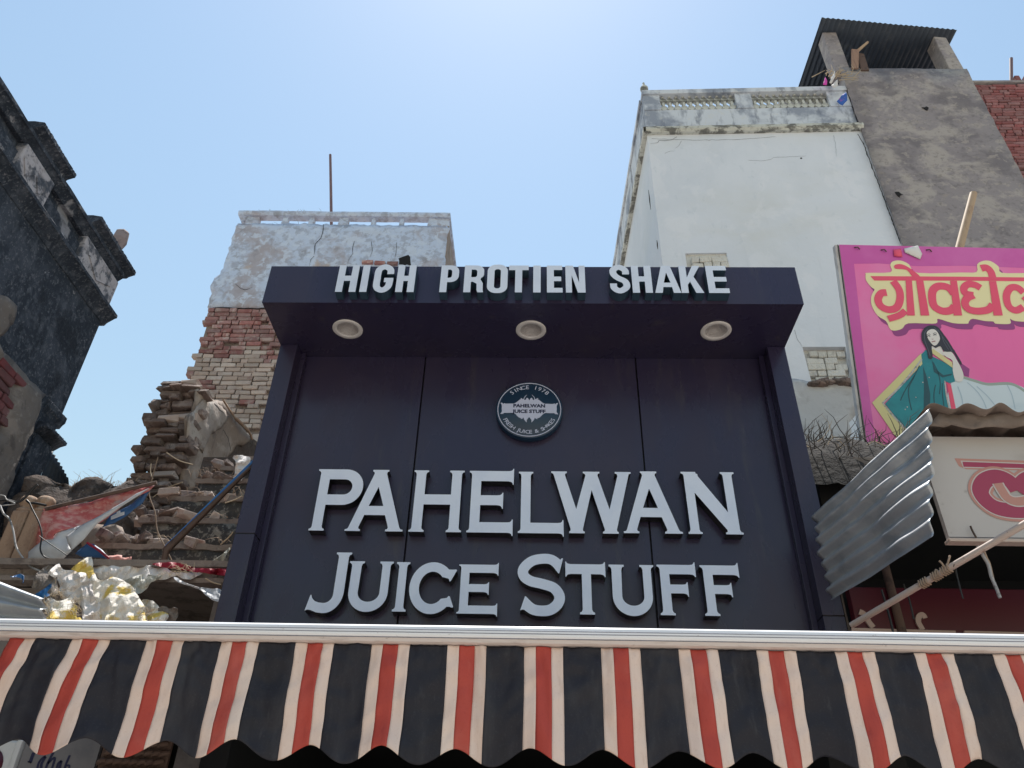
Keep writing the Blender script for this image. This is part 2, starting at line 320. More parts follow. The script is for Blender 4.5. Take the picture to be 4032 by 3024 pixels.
M['lips'] = mat('lips print', (.40, .22, .24), .45)
M['frame_w'] = mat('white hoarding edge', (.55, .54, .54), .6, [((.30,.28,.28), (9,9,3), .5, .7, .7)])
M['flex_grey'] = mat('dusty white flex board', (.47, .44, .43), .55, [((.34,.295,.28), (1.6,1.6,2.6), .45, .70, .7), ((.28,.24,.22), (10,10,10), .64, .74, .6)])
M['salmon'] = mat('faded salmon print', (.48, .24, .20), .55)
M['wine'] = mat('faded wine print', (.34, .045, .10), .55)
M['printw'] = mat('faded white print', (.56, .50, .48), .55)
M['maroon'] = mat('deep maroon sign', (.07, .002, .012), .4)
M['dullcream'] = mat('dull cream lettering', (.44, .34, .30), .6)
M['navy'] = mat('navy lettering', (.012, .013, .05), .6)
M['greyboard'] = mat('dusty grey board', (.17, .16, .165), .7, [((.11,.11,.12), (4,4,4), .5, .7, .7)])
M['whiteboard'] = mat('white sign face', (.60, .60, .60), .6, [((.45,.45,.46), (9,9,9), .52, .7, .7)])
M['basket'] = mat('brown cane weave', (.10, .06, .045), .8, [((.055,.03,.025), (30,30,30), .5, .66, .8)])
M['dark_in'] = mat('interior shade tone', (.012, .012, .013), .9)  # shade of the shop interiors is put into this near-black colour
M['plain_wall'] = mat('old painted shop wall', (.22, .19, .175), .95, [((.12,.10,.09), (3,3,3), .48, .68, .8)], bump=((9,9,9), .4, .02))
M['kite_p'] = mat('pink kite paper', (.65, .06, .42), .7)
M['kite_b'] = mat('blue kite paper', (.03, .11, .42), .7, [((.35,.10,.35), (9,9,9), .55, .65, .8)])
M['kite_w'] = mat('white kite paper', (.62, .60, .60), .7)
M['asphalt'] = mat('dusty street', (.38, .35, .31), .95, [((.27,.25,.225), (.6,.6,.6), .45, .7, .7), ((.28,.26,.23), (6,6,6), .55, .7, .5)], bump=((14,14,14), .4, .02))
M['grass'] = mat('dry grass', (.14, .14, .06), .9)

# ------------------------------------------------------------------ the setting
g = MB(); g.add([(-150,-150,0),(150,-150,0),(150,150,0),(-150,150,0)], [(0,1,2,3)])
tag(g.build('ground', M['asphalt']), 'dusty street ground', kind='structure')

# ------------------------------------------------------------------ bricks
def brick_mesh(name, m, L=.215, D=.10, H=.062, seed=0, wear=.006):
    rr = random.Random(seed); c = .007; v = []; f = []
    def P(x, y, z): return (x*L/2, y*D/2, z*H/2)
    idx = {}
    for sx in (-1, 1):
        for sy in (-1, 1):
            for sz in (-1, 1):
                j = [rr.uniform(-wear, wear) for _ in range(3)]
                for ax in range(3):
                    p = [sx*L/2, sy*D/2, sz*H/2]
                    for k in range(3):
                        if k != ax: p[k] -= (sx, sy, sz)[k]*c
                        p[k] += j[k]
                    idx[(sx, sy, sz, ax)] = len(v); v.append(tuple(p))
    S = (-1, 1)
    for s in S:
        for ax in range(3):
            q = []
            for a, b in ((-1,-1),(1,-1),(1,1),(-1,1)):
                k = [a, b]; k.insert(ax, s); q.append(idx[(*k, ax)])
            f.append(tuple(q if (s > 0) == (ax != 1) else q[::-1]))
    for ax in range(3):
        o1, o2 = [k for k in range(3) if k != ax]
        for a in S:
            for b in S:
                def I(s, n):
                    k = [0, 0, 0]; k[ax] = s; k[o1] = a; k[o2] = b; return idx[(*k, n)]
                f.append((I(-1, o1), I(1, o1), I(1, o2), I(-1, o2)))
    for sx in S:
        for sy in S:
            for sz in S: f.append(tuple(idx[(sx, sy, sz, k)] for k in range(3)))
    me = bpy.data.meshes.new(name); me.from_pydata(v, [], f); me.materials.append(m)
    import bmesh
    bm = bmesh.new(); bm.from_mesh(me); bmesh.ops.recalc_face_normals(bm, faces=bm.faces); bm.to_mesh(me); bm.free()
    return me
BK = {k: [brick_mesh('brick', M[k], seed=i*7+len(k)) for i in range(4)] for k in ('brick_red', 'brick_tan', 'brick_dark', 'brick_maroon', 'brick_rose', 'whitewash')}
BKR = {k: [brick_mesh('brick', M[k], L=.21, D=.13, H=.066, seed=i*5+90, wear=.014) for i in range(4)] for k in ('brick_dark', 'brick_tan')}
def put_brick(parent, kind, p, rz=0, sx=1, sy=1, sz=1, ry=0, rx=0, rough=False, name='brick'):
    o = bpy.data.objects.new(name, random.choice((BKR if rough else BK)[kind])); C.objects.link(o); o.parent = parent
    o.location = Vector(p) - org(parent); o.rotation_euler = (rx, ry, rz); o.scale = (sx, sy, sz); return o
def brick_wall(parent, face, x0, x1, z0, z1, row, keep, kind, rz=0, jit=.006, bl=.225, hole=.03):
    """face(x,z,d) -> world point at depth d behind the brick face"""
    n = int((z1-z0)/row)
    for r in range(n):
        z = z0 + (r+.5)*row; x = x0 - random.uniform(0, bl)
        while x < x1:
            L = bl*(random.choice((1, 1, .5, .5, .72, 1)))
            cxm = x + L/2
            if keep(cxm, z, L) and random.random() > hole:
                put_brick(parent, kind(cxm, z), face(cxm, z, .05 + random.uniform(-jit, jit)*1.3), rz, (L-.012)/.215, 1, (row-.011)/.062, random.uniform(-.012, .012))
            x += L

# ------------------------------------------------------------------ shop behind the fascia
XL, XR = -1.815, 1.738
YP, YS, YF = 4.35, 4.5, 3.9          # pilaster face, panel face, canopy box face
ZS, ZT = 4.948, 5.27                # soffit, box top
shop = thing('shop_building', 'dark open-fronted juice shop under the striped awning', 'shop', (0, 6.2, 0))
b = MB(); b.box(XL, XL+.15, 4.62, 8.2, 0, 4.2).box(XR-.15, XR, 4.62, 8.2, 0, 4.2).box(XL+.15, XR-.15, 8.05, 8.2, 0, 4.2); b.build('wall', M['dark_in'], shop)
b = MB(); b.box(XL+.15, XR-.15, 4.62, 8.05, 2.72, 2.9); b.build('ceiling', M['dark_in'], shop)
b = MB(); b.box(XL, XR, 4.62, 8.2, 4.2, 4.35); b.build('roof', M['plain_wall'], shop)

# ------------------------------------------------------------------ the fascia sign
sign = thing('shop_sign', 'dark violet panel shop sign with raised pale letters and projecting canopy', 'shop sign', (0, 4.5, 2.6))
PW = .122
for x0, x1 in ((XL+PW, -.8), (-.79, .711), (.721, XR-PW)):
    MB().box(x0, x1, YS, YS+.03, 2.62, ZS+.03).build('panel', M['acp'], sign, bevel=.002)
MB().box(XL+PW-.01, XR-PW+.01, YS+.032, YS+.1, 2.62, ZS+.03).build('backing', M['joint'], sign)
for x0, x1, xs in ((XL, XL+PW, XL+PW), (XR-PW, XR, XR-PW-.035)):
    pz = 3.5 if x0 < 0 else 3.05
    MB().box(x0, x1, YP, YS-.003, 2.62, pz-.004).build('pilaster', M['acp'], sign, bevel=.0025)
    MB().box(x0, x1, YP, YS-.003, pz+.004, ZS-.003).build('pilaster', M['acp'], sign, bevel=.0025)
    MB().box(xs, xs+.035, YS-.05, YS-.004, 2.62, ZS-.004).build('inner_bead', M['acp'], sign, bevel=.002)
    MB().box(x0+.004, x1-.004, YP+.004, YS-.003, pz-.003, pz+.003).build('joint', M['joint'], sign)
MB().box(XR+.001, XR+.012, YP-.004, YP+.02, 2.62, 3.55).build('edge_strip', M['bead'], sign)
circ = lambda cx, cy, r, n=32: [(cx + r*math.cos(2*math.pi*i/n), cy + r*math.sin(2*math.pi*i/n)) for i in range(n)]
DL = [(-1.30, 4.175), (-.033, 4.178), (1.228, 4.177)]
s = MB(); s.plate([[(XL, YF), (XR, YF), (XR, YS-.002), (XL, YS-.002)]] + [circ(x, y, .078) for x, y in DL], XY(ZS), .006); s.build('soffit', M['acp'], sign)
b = MB(); b.box(XL-.003, XR+.003, YF-.006, YF, ZS-.004, ZT).box(XL, XR, YF+.001, YS+.03, ZT-.006, ZT-.001)
b.box(XL-.003, XL, YF+.001, YS+.03, ZS-.002, ZT-.007).box(XR, XR+.003, YF+.001, YS+.03, ZS-.002, ZT-.007).box(XL, XR, YS+.02, YS+.03, ZS+.032, ZT-.008)
b.build('canopy_box', M['acp'], sign)
for x, y in DL:
    o = MB().lathe((x, y, ZS), [(.104, -.001), (.104, -.006), (.102, -.008), (.076, -.008), (.074, -.006), (.074, .008)], 40).build('downlight', M['trim'], sign)
    prof = [(.0735, -.004), (.070, .004), (.066, .004), (.064, .013), (.060, .013), (.057, .021), (.053, .021), (.049, .028), (.045, .028), (.040, .034), (.036, .034), (.030, .039), (.026, .039), (.0, .040)]
    MB().lathe((x, y, ZS), prof, 40, smooth=False).build('reflector', M['reflector'], o)

# raised letters -----------------------------------------------------------------
E_ = .016
def bot(xl, xr, y): return [(xl,y+.03),(xl-.003,y+.02),(xl-.008,y+.014),(xl-E_,y+.011),(xl-E_,y),(xr+E_,y),(xr+E_,y+.011),(xr+.008,y+.014),(xr+.003,y+.02),(xr,y+.03)]
def top(xr, xl, y): return [(xr,y-.03),(xr+.003,y-.02),(xr+.008,y-.014),(xr+E_,y-.011),(xr+E_,y),(xl-E_,y),(xl-E_,y-.011),(xl-.008,y-.014),(xl-.003,y-.02),(xl,y-.03)]
B1, T1, B2, T2 = 3.558, 3.984, 3.061, 3.363
def sh(loops, dx, dz=0): return [[(x+dx, z+dz) for x, z in l] for l in loops]
gP = [bot(-1.378,-1.316,B1)+[(-1.316,3.733)]+arc(-1.213,3.859,.119,.126,-90,90,20)+[(-1.396,3.985),(-1.396,3.974),(-1.386,3.97),(-1.381,3.964),(-1.378,3.952)],
      [(-1.316,3.805),(-1.316,3.913)]+arc(-1.215,3.859,.052,.054,90,-90,14)]
def gA(c, b=B1, t=T1): return [[(c-.179,b),(c-.084,b),(c-.084,b+.011),(c-.094,b+.015),(c-.097,b+.026),(c-.070,b+.108),(c+.060,b+.108),(c+.087,b+.026),(c+.083,b+.015),(c+.072,b+.011),(c+.072,b),(c+.18,b),(c+.18,b+.011),(c+.165,b+.015),(c+.158,b+.026),
      (c+.040,t-.028),(c+.042,t-.016),(c+.052,t-.011),(c+.052,t),(c-.052,t),(c-.052,t-.011),(c-.043,t-.016),(c-.040,t-.028),(c-.158,b+.026),(c-.164,b+.015),(c-.179,b+.011)],
      [(c-.003,b+.304),(c-.050,b+.17),(c+.042,b+.17)]]
gH = [bot(-.759,-.697,B1)+[(-.697,3.743),(-.529,3.743)]+bot(-.529,-.467,B1)+top(-.467,-.529,T1)+[(-.529,3.813),(-.697,3.813)]+top(-.697,-.759,T1)]
def arm(x, lo, hi, tip, up):    # right-hand end of an arm: flared serif between lo and hi, reaching tip
    if up: return [(x-.035,lo),(x-.018,lo-.004),(x-.008,lo-.012),(x-.005,lo-.024),(x,lo-.024),(x+.001,tip),(x-.004,tip),(x-.008,hi+.008),(x-.018,hi+.002),(x-.032,hi)]
    return [(x-.032,lo),(x-.018,lo-.002),(x-.008,lo-.008),(x-.004,tip),(x+.001,tip),(x,hi+.020),(x-.005,hi+.020),(x-.009,hi+.009),(x-.018,hi+.002),(x-.035,hi)]
gE = [bot(-.402,-.341,B1)[:5]+arm(-.135,B1,3.627,3.537,False)+[(-.341,3.627),(-.341,3.743)]+[(-.235,3.743),(-.216,3.739),(-.207,3.731),(-.203,3.719),(-.198,3.719),(-.198,3.830),(-.203,3.830),(-.208,3.82),(-.218,3.813),(-.235,3.811)]+[(-.341,3.811),(-.341,3.911)]+arm(-.134,3.911,T1,4.002,True)+top(-.341,-.402,T1)[5:]]
gL = [bot(-.086,-.026,B1)[:5]+arm(.178,B1,3.627,3.537,False)+[(-.026,3.627)]+top(-.026,-.086,T1-.003)]
b_, t_ = B1+.003, T1+.002
gW = [[(.212,b_),(.307,b_),(.307,b_+.011),(.298,b_+.015),(.296,b_+.026),(.359,3.856),(.431,b_+.026),(.428,b_+.015),(.418,b_+.011),(.418,b_),(.514,b_),(.514,b_+.011),(.506,b_+.015),(.504,b_+.026),(.596,t_-.028),(.599,t_-.016),(.612,t_-.011),(.612,t_),(.511,t_),(.511,t_-.011),(.523,t_-.016),(.527,t_-.028),(.466,3.722),(.400,t_-.028),(.402,t_-.016),(.413,t_-.011),(.413,t_),(.307,t_),(.307,t_-.011),(.319,t_-.016),(.323,t_-.028),(.259,3.722),(.193,t_-.028),(.194,t_-.016),(.205,t_-.011),(.205,t_),(.105,t_),(.105,t_-.011),(.117,t_-.016),(.122,t_-.028),(.222,b_+.026),(.219,b_+.015),(.212,b_+.011)]]
b_, t_ = B1+.008, T1+.008
gN = [[(.938,b_),(1.023,b_),(1.023,b_+.011),(1.011,b_+.016),(1.007,b_+.03),(1.004,3.846),(1.176,b_+.028),(1.176,b_+.016),(1.165,b_+.011),(1.165,b_),(1.27,b_),(1.27,b_+.011),(1.258,b_+.016),(1.252,b_+.03),(1.250,t_-.03),(1.254,t_-.016),(1.266,t_-.011),(1.266,t_),(1.179,t_),(1.179,t_-.011),(1.190,t_-.016),(1.194,t_-.03),(1.195,3.712),(1.036,t_-.03),(1.036,t_-.016),(1.024,t_-.011),(1.024,t_),(.93,t_),(.93,t_-.011),(.943,t_-.016),(.947,t_-.03),(.952,b_+.03),(.948,b_+.016),(.938,b_+.011)]]
gJ = [[(-1.117,3.387),(-1.117,3.19)]+arc(-1.222,3.175,.105,.130,0,-100,14)+[(-1.262,3.049),(-1.295,3.062),(-1.314,3.065),(-1.33,3.059),(-1.311,3.152),(-1.305,3.152),(-1.297,3.132),(-1.28,3.116),(-1.258,3.108)]+arc(-1.228,3.158,.05,.053,-95,0,8)+[(-1.178,3.19)]+top(-1.117,-1.178,3.417)[::-1][:10]]
gJ = [[(-1.178,3.387),(-1.178,3.19)]+arc(-1.228,3.158,.05,.053,0,-95,8)+[(-1.258,3.108),(-1.28,3.116),(-1.297,3.132),(-1.305,3.152),(-1.311,3.152),(-1.33,3.059),(-1.314,3.065),(-1.295,3.062),(-1.262,3.049)]+arc(-1.222,3.175,.105,.130,-100,0,14)+[(-1.117,3.19)]+top(-1.117,-1.178,3.417)[:9]]
def gU(dx): return sh([[(-1.090,T2-.03),(-1.090,3.17)]+arc(-.974,3.172,.116,.116,180,360,22)+[(-.858,3.172)]+top(-.858,-.907,T2)+[(-.907,3.172)]+arc(-.971,3.172,.064,.056,360,180,16)+top(-1.032,-1.090,T2)], dx)
gI = [bot(-.806,-.758,B2)+top(-.758,-.806,T2-.002)]
gC = [arc(-.600,3.206,.134,.157,46,314,32)+[(-.492,3.094),(-.472,3.088),(-.468,3.094),(-.492,3.156),(-.500,3.157),(-.508,3.146)]+arc(-.600,3.206,.077,.098,-42,-318,26)+[(-.505,3.262),(-.499,3.245),(-.492,3.248),(-.459,3.314),(-.464,3.320),(-.485,3.318)]]
def aff(loops, x0, z0, sx, sz, X0, Z0): return [[(X0+(x-x0)*sx, Z0+(z-z0)*sz) for x, z in l] for l in loops]
gE2 = aff(gE, -.42, B1, .237/.286, .296/.425, -.449, 3.055)
_p = [(.150,3.352),(.105,3.388),(.050,3.394),(-.015,3.378),(-.063,3.33),(-.060,3.285),(-.020,3.255),(.050,3.238),(.115,3.215),(.147,3.17),(.140,3.125),(.100,3.088),(.050,3.078),(-.005,3.086),(-.050,3.118)]
_l, _r = ribbon(_p, .062, 5)
gS = [_l[2:-2] + [(-.068,3.084),(-.080,3.078),(-.053,3.163),(-.047,3.162)] + _r[::-1][2:-2] + [(.158,3.393),(.166,3.399),(.172,3.397),(.148,3.303),(.142,3.305)]]
gT = [bot(.281,.335,B2)+[(.335,3.302)]+[(.39,3.302),(.405,3.299),(.413,3.293),(.416,3.285),(.421,3.285),(.421,3.378),(.416,3.378),(.411,3.369),(.402,3.365),(.39,3.363),(.216,3.363),(.204,3.365),(.195,3.369),(.190,3.378),(.185,3.378),(.185,3.285),(.190,3.285),(.193,3.293),(.201,3.299),(.216,3.302)]+[(.281,3.302)]]
def gF(dx): return sh([bot(.742,.796,B2+.003)+[(.796,3.193),(.868,3.193),(.884,3.19),(.891,3.184),(.894,3.174),(.899,3.174),(.899,3.261),(.894,3.261),(.891,3.253),(.884,3.248),(.868,3.246),(.796,3.246),(.796,3.309),(.918,3.309),(.935,3.306),(.943,3.30),(.946,3.293),(.952,3.293),(.952,3.384),(.947,3.384),(.943,3.375),(.935,3.369),(.918,3.367)]+top(.796,.742,3.367)[5:]], dx)
def letter(loops, y, d, face, side, seed=0):
    random.seed(seed)
    return MB().plate(loops, XZ(y), d, 0, 1).build('letter', [face, side], sign)
for i, L in enumerate([gP, gA(-.991), gH, gE, gL, gW, gA(.724, B1+.008, T1+.008), gN, gJ, gU(0), gI, gC, gE2, gS, gT, gU(1.5475), gF(0), gF(.2535)]):
    letter(L, 4.425, YS-.003-4.425, M['letter'], M['letterside'])
    # stainless-edge standoff strip: the dull seam seen along the back of every return
# condensed letters on the canopy box
zb, zt = 4.969, 5.207; w_ = .046
def rr(x0, x1, z0, z1, r, n=6): return arc(x1-r, z0+r, r, r, -90, 0, n)+arc(x1-r, z1-r, r, r, 0, 90, n)+arc(x0+r, z1-r, r, r, 90, 180, n)+arc(x0+r, z0+r, r, r, 180, 270, n)
def cH(a, c): m = (zb+zt)/2; return [[(a,zb),(a+w_,zb),(a+w_,m-.022),(c-w_,m-.022),(c-w_,zb),(c,zb),(c,zt),(c-w_,zt),(c-w_,m+.024),(a+w_,m+.024),(a+w_,zt),(a,zt)]]
def cI(a, c): return [[(a,zb),(c,zb),(c,zt),(a,zt)]]
def cE(a, c): m = (zb+zt)/2; return [[(a,zb),(c,zb),(c,zb+.04),(a+w_,zb+.04),(a+w_,m-.020),(c-.008,m-.020),(c-.008,m+.020),(a+w_,m+.020),(a+w_,zt-.04),(c,zt-.04),(c,zt),(a,zt)]]
def cT(a, c): m = (a+c)/2; return [[(m-w_/2,zb),(m+w_/2,zb),(m+w_/2,zt-.042),(c,zt-.042),(c,zt),(a,zt),(a,zt-.042),(m-w_/2,zt-.042)]]
def cN(a, c): return [[(a,zb),(a+.04,zb),(a+.04,zt-.085),(c-.05,zb),(c,zb),(c,zt),(c-.04,zt),(c-.04,zb+.085),(a+.05,zt),(a,zt)]]
def cO(a, c): return [rr(a, c, zb-.006, zt+.008, .058, 8), rr(a+w_, c-w_, zb+.034, zt-.034, .019, 6)[::-1]]
def cP(a, c): return [[(a,zb),(a+w_,zb),(a+w_,zb+.088)]+arc(c-.055, zb+.143, .055, .055, -90, 0, 8)+arc(c-.055, zt-.055, .055, .055, 0, 90, 8)+[(a,zt)], [(a+w_,zb+.126)]+[(a+w_,zt-.038)]+arc(c-w_-.018, zt-.056, .018, .018, 90, 0, 4)+arc(c-w_-.018, zb+.144, .018, .018, 0, -90, 4)]
def cR(a, c): return [[(a,zb),(a+w_,zb),(a+w_,zb+.092),(a+w_+.012,zb+.092)]+[(c-w_,zb+.075),(c-w_+.002,zb+.02),(c-w_+.008,zb),(c,zb),(c-.004,zb+.02),(c-.005,zb+.08),(c-.022,zb+.112)]+arc(c-.05, zb+.158, .05, .04, -50, 0, 6)+arc(c-.05, zt-.05, .05, .05, 0, 90, 8)+[(a,zt)], [(a+w_,zb+.132)]+[(a+w_,zt-.038)]+arc(c-w_-.018, zt-.056, .018, .018, 90, 0, 4)+arc(c-w_-.018, zb+.15, .018, .018, 0, -90, 4)]
def cA(a, c): m = (a+c)/2; return [[(a,zb),(a+.048,zb),(a+.056,zb+.05),(c-.056,zb+.05),(c-.048,zb),(c,zb),(m+.029,zt),(m-.029,zt)], [(m-.022,zb+.088),(m,zt-.06),(m+.022,zb+.088)]]
def cK(a, c): return [[(a,zb),(a+w_,zb),(a+w_,zb+.07),(a+.064,zb+.098),(c-.052,zb),(c,zb),(a+.09,zb+.142),(c-.006,zt),(c-.056,zt),(a+w_,zt-.105),(a+w_,zt),(a,zt)]]
def cS(a, c):
    m = (a+c)/2; p = [(c-.022,zt-.078),(c-.026,zt-.04),(m,zt-.014),(a+.027,zt-.036),(a+.026,zt-.075),(m-.01,zb+.128),(c-.03,zb+.098),(c-.022,zb+.05),(m,zb+.016),(a+.026,zb+.04),(a+.022,zb+.08)]
    l, r = ribbon(p, .045, 5); return [l+r[::-1]]
def cG(a, c):
    m = (a+c)/2; p = [(c-.023,zt-.080),(c-.028,zt-.038),(m,zt-.014),(a+.027,zt-.042),(a+.023,(zb+zt)/2),(a+.027,zb+.042),(m,zb+.016),(c-.03,zb+.045),(c-.023,zb+.09),(c-.023,zb+.124)]
    l, r = ribbon(p, .045, 5)
    return [l[:-4]+[(c-.046,zb+.086),(m+.004,zb+.086),(m+.004,zb+.124)]+r[::-1]]
for f, a, c in [(cH,-1.318,-1.183),(cI,-1.158,-1.111),(cG,-1.075,-.945),(cH,-.922,-.800),(cP,-.632,-.512),(cR,-.475,-.345),(cO,-.322,-.188),(cT,-.18,-.05),(cI,-.019,.030),(cE,.071,.173),(cN,.194,.322),(cS,.484,.612),(cH,.628,.757),(cA,.772,.940),(cK,.942,1.088),(cE,1.118,1.252)]:
    letter(f(a, c), 3.815, YF-.008-3.815, M['letter2'], M['letterside2'])

# round emblem -------------------------------------------------------------------
EX, EZ = -.041, 4.4685
em = MB().lathe((EX, 4.44, EZ), [(0, 0), (.224, 0), (.227, .003), (.227, .052)], 64, axis='y').build('emblem_disc', M['emblem'], sign)
MB().lathe((EX, 4.44, EZ), [(.2105, -.001), (.2105, -.003), (.2165, -.003), (.2165, -.001)], 72, axis='y').build('ring', M['emblemw'], em)
half = (-0.041,4.539),(-0.051,4.558),(-0.059,4.56),(-0.065,4.546),(-0.071,4.541),(-0.077,4.546),(-0.071,4.567),(-0.057,4.586),(-0.066,4.579),(-0.075,4.567),(-0.081,4.55),(-0.087,4.548),(-0.093,4.557),(-0.103,4.557),(-0.095,4.55),(-0.106,4.545),(-0.122,4.529),(-0.133,4.519),(-0.149,4.512),(-0.204,4.511),(-0.214,4.516),(-0.216,4.507),(-0.226,4.518),(-0.237,4.518),(-0.229,4.5),(-0.227,4.486),(-0.228,4.474),
lo_ = (-0.228,4.472),(-0.226,4.451),(-0.229,4.441),(-0.237,4.428),(-0.217,4.43),(-0.21,4.437),(-0.204,4.437),(-0.147,4.438),(-0.132,4.426),(-0.116,4.406),(-0.104,4.397),(-0.09,4.397),(-0.1,4.39),(-0.088,4.39),(-0.079,4.401),(-0.075,4.385),(-0.067,4.374),(-0.057,4.362),(-0.057,4.381),(-0.05,4.393),(-0.04,4.404),
lft = [(x, z) for x, z in list(half)+list(lo_)]
full = [(x if x < EX else EX-.0005, z) for x, z in lft] + [(2*EX-x if x < EX else EX+.0005, z) for x, z in lft[::-1]]
MB().plate([full], XZ(4.4370), .0025).build('ribbon_banner', M['emblemw'], em)
def glyph_mesh(txt, size, bold=0):
    cu = bpy.data.curves.new('text', 'FONT'); cu.body = txt; cu.size = size; cu.align_x = 'CENTER'; cu.resolution_u = 3; cu.offset = bold
    o = bpy.data.objects.new('text', cu); C.objects.link(o); dg = bpy.context.evaluated_depsgraph_get(); me = o.evaluated_get(dg).to_mesh()
    v = [tuple(q.co) for q in me.vertices]; f = [tuple(p.vertices) for p in me.polygons]; o.evaluated_get(dg).to_mesh_clear()
    bpy.data.objects.remove(o); bpy.data.curves.remove(cu); return v, f
def ring_text(txt, size, rad, a_mid, span, inward, name):
    mb = MB(); n = len(txt)
    for i, ch in enumerate(txt):
        if ch == ' ': continue
        v, f = glyph_mesh(ch, size, .0002); t = (i/(n-1)-.5)*span; a = a_mid - t if not inward else a_mid + t
        ca, sa = math.cos(R(a)), math.sin(R(a)); pts = []
        for x, y, _ in v:
            x *= 1.12
            if not inward: e = (sa, -ca); nrm = (ca, sa); rr_ = rad
            else: e = (-sa, ca); nrm = (-ca, -sa); rr_ = rad
            pts.append((EX + nrm[0]*y + ca*rr_ + e[0]*x, 4.4375, EZ + nrm[1]*y + sa*rr_ + e[1]*x))
        mb.add(pts, f)
    mb.build(name, M['emblemw'], em)
ring_text('SINCE 1978', .044, .165, 90, 84, False, 'lettering')
ring_text('FRESH JUICE & SHAKES', .040, .194, 270, 124, True, 'lettering')
for txt, z, sz in (('PAHELWAN', 4.482, .037), ('JUICE STUFF', 4.437, .037)):
    v, f = glyph_mesh(txt, sz, .0017); mb = MB(); mb.add([(EX+x*1.10, 4.4360, z+y) for x, y, _ in v], f)
    mb.build('lettering', M['emblemd'], em)

# ------------------------------------------------------------------ awning
YA = 3.0
aw = thing('striped_awning', 'charcoal, cream and red striped awning with white front bar', 'awning', (0, YA, 2.05))
X0, X1 = -2.55, 2.9
prof = [(.045,2.462),(-.006,2.462),(-.016,2.468),(-.018,2.486),(-.012,2.4875),(-.012,2.4895),(-.021,2.491),(-.026,2.500),(-.0265,2.508),(-.022,2.5095),(-.022,2.5115),(-.0285,2.513),(-.0285,2.521),(-.024,2.5225),(-.024,2.5245),(-.029,2.526),(-.026,2.540),(-.016,2.551),(-.002,2.557),(.03,2.556),(.05,2.548)]
prof = [(p, 2.4665+(z-2.462)*.76) for p, z in prof]
mi_ = [1,1,1,1,2,2,0,0,0,2,2,0,0,2,2,0,0,0,0,0]
fb = MB(); nx = 60
rows = [[(X0+(X1-X0)*i/nx, YA+p[0]+.0012*noise.noise((i*.4,p[1]*30,0)), p[1]-.0015*math.sin(i*.12)) for i in range(nx+1)] for p in prof]
for k in range(len(prof)-1): fb.grid([rows[k+1], rows[k]], mi_[k], smooth=k not in (3,4,5,9,10,13,14))
fb.build('front_bar', [M['bar'], M['barlow'], M['barline']], aw)
PER = .2915; GX = (-2.077,2.475)[0]
# stripe edges in metres from the left end of the cloth
seq = [('red', .059), ('cream', .0445), ('black', .144), ('cream', .0445)]
va = MB(); xs0 = (-2.036,2.469)[0]; edges_ = [xs0]; kinds = []
while edges_[-1] < 2.75:
    k, wd = seq[len(kinds) % 4]; kinds.append(k); edges_.append(edges_[-1] + wd)
MI = {'black': 0, 'cream': 1, 'red': 2}
rf_ = random.Random(17); FOLDS = []; xk = -2.1
while xk < 2.6:
    FOLDS.append((xk, rf_.uniform(-.10, .10), rf_.uniform(.012, .03), rf_.uniform(-.016, .016))); xk += rf_.uniform(.05, .16)
def valance_pt(x, t):
    """t 0 at the bar .. 1 at the hem"""
    zl = 2.076 - .027*math.cos(2*math.pi*(x + 1.72)/.2625) + .014*noise.noise((x*1.3, 2, 1))
    # pointed dips between round scallops
    ph = ((x + 1.72)/.2625) % 1.0; zl += .010*(abs(2*ph-1) < .5)*(.5-abs(2*ph-1))
    z = 2.464 + (zl-2.464)*t
    sway = .022*math.sin(2*math.pi*x/.585+.6)*t + .013*math.sin(2*math.pi*x/.291+1.1*math.sin(x*2.1))*t**.7 + .02*noise.noise((x*2.3, t*.8, 3.3))*t
    crush = (1-t)**3 * (.012*noise.noise((x*17, t*6, 0)) + .009*noise.noise((x*38, t*9, 5)))
    sag = .012*fbm((x*5, t*2.2, 9), 3)*min(1, 4*t) + .008*(1-2*abs(noise.noise((x*4.5+t*2.1, t*1.3-x, 3))))*min(1, 3*t)
    for xk, sl, wk, ak in FOLDS: sag += ak*math.exp(-((x-xk-sl*t)/wk)**2)*(1-t)**.6*min(1, 8*t)
    xo = (-.018*math.exp(-((x+1.9)/.35)**2)*math.sin(t*2.2) - .045*max(0, -x-1.35)/.7*t*(.6+.4*math.sin(t*5+x*4))
          + .006*noise.noise((x*2.6, t*1.2, 12))*min(1, 3*t) + .006*max(0, x-1.2)*t)
    return (x+xo, YA+.004-sway-crush-sag, z)
NT = 44
for k in range(len(kinds)):
    a, c = edges_[k], edges_[k+1]; nn = 16 if kinds[k] == 'black' else 6
    va.grid([[valance_pt(a+(c-a)*j/nn, i/NT) for j in range(nn+1)] for i in range(NT+1)], MI[kinds[k]])
va.build('valance', [M['black'], M['cream'], M['red']], aw, solid=.0014)
rf = MB()
for k in range(len(kinds)):
    a, c = edges_[k], edges_[k+1]
    rf.grid([[(a+(c-a)*j, 3.04+1.28*i/8, 2.53+.20*(i/8)-.015*math.sin(math.pi*i/8)) for j in (0, 1)] for i in range(9)], MI[kinds[k]])
rf.build('roof_cloth', [M['black'], M['cream'], M['red']], aw, solid=.002)
for x in (-1.6, 1.5):
    MB().tube([(x, 4.3, 2.5), (x-.02, 3.6, 2.42), (x, 3.06, 2.5)], .018, 8).build('arm', M['bar'], aw)

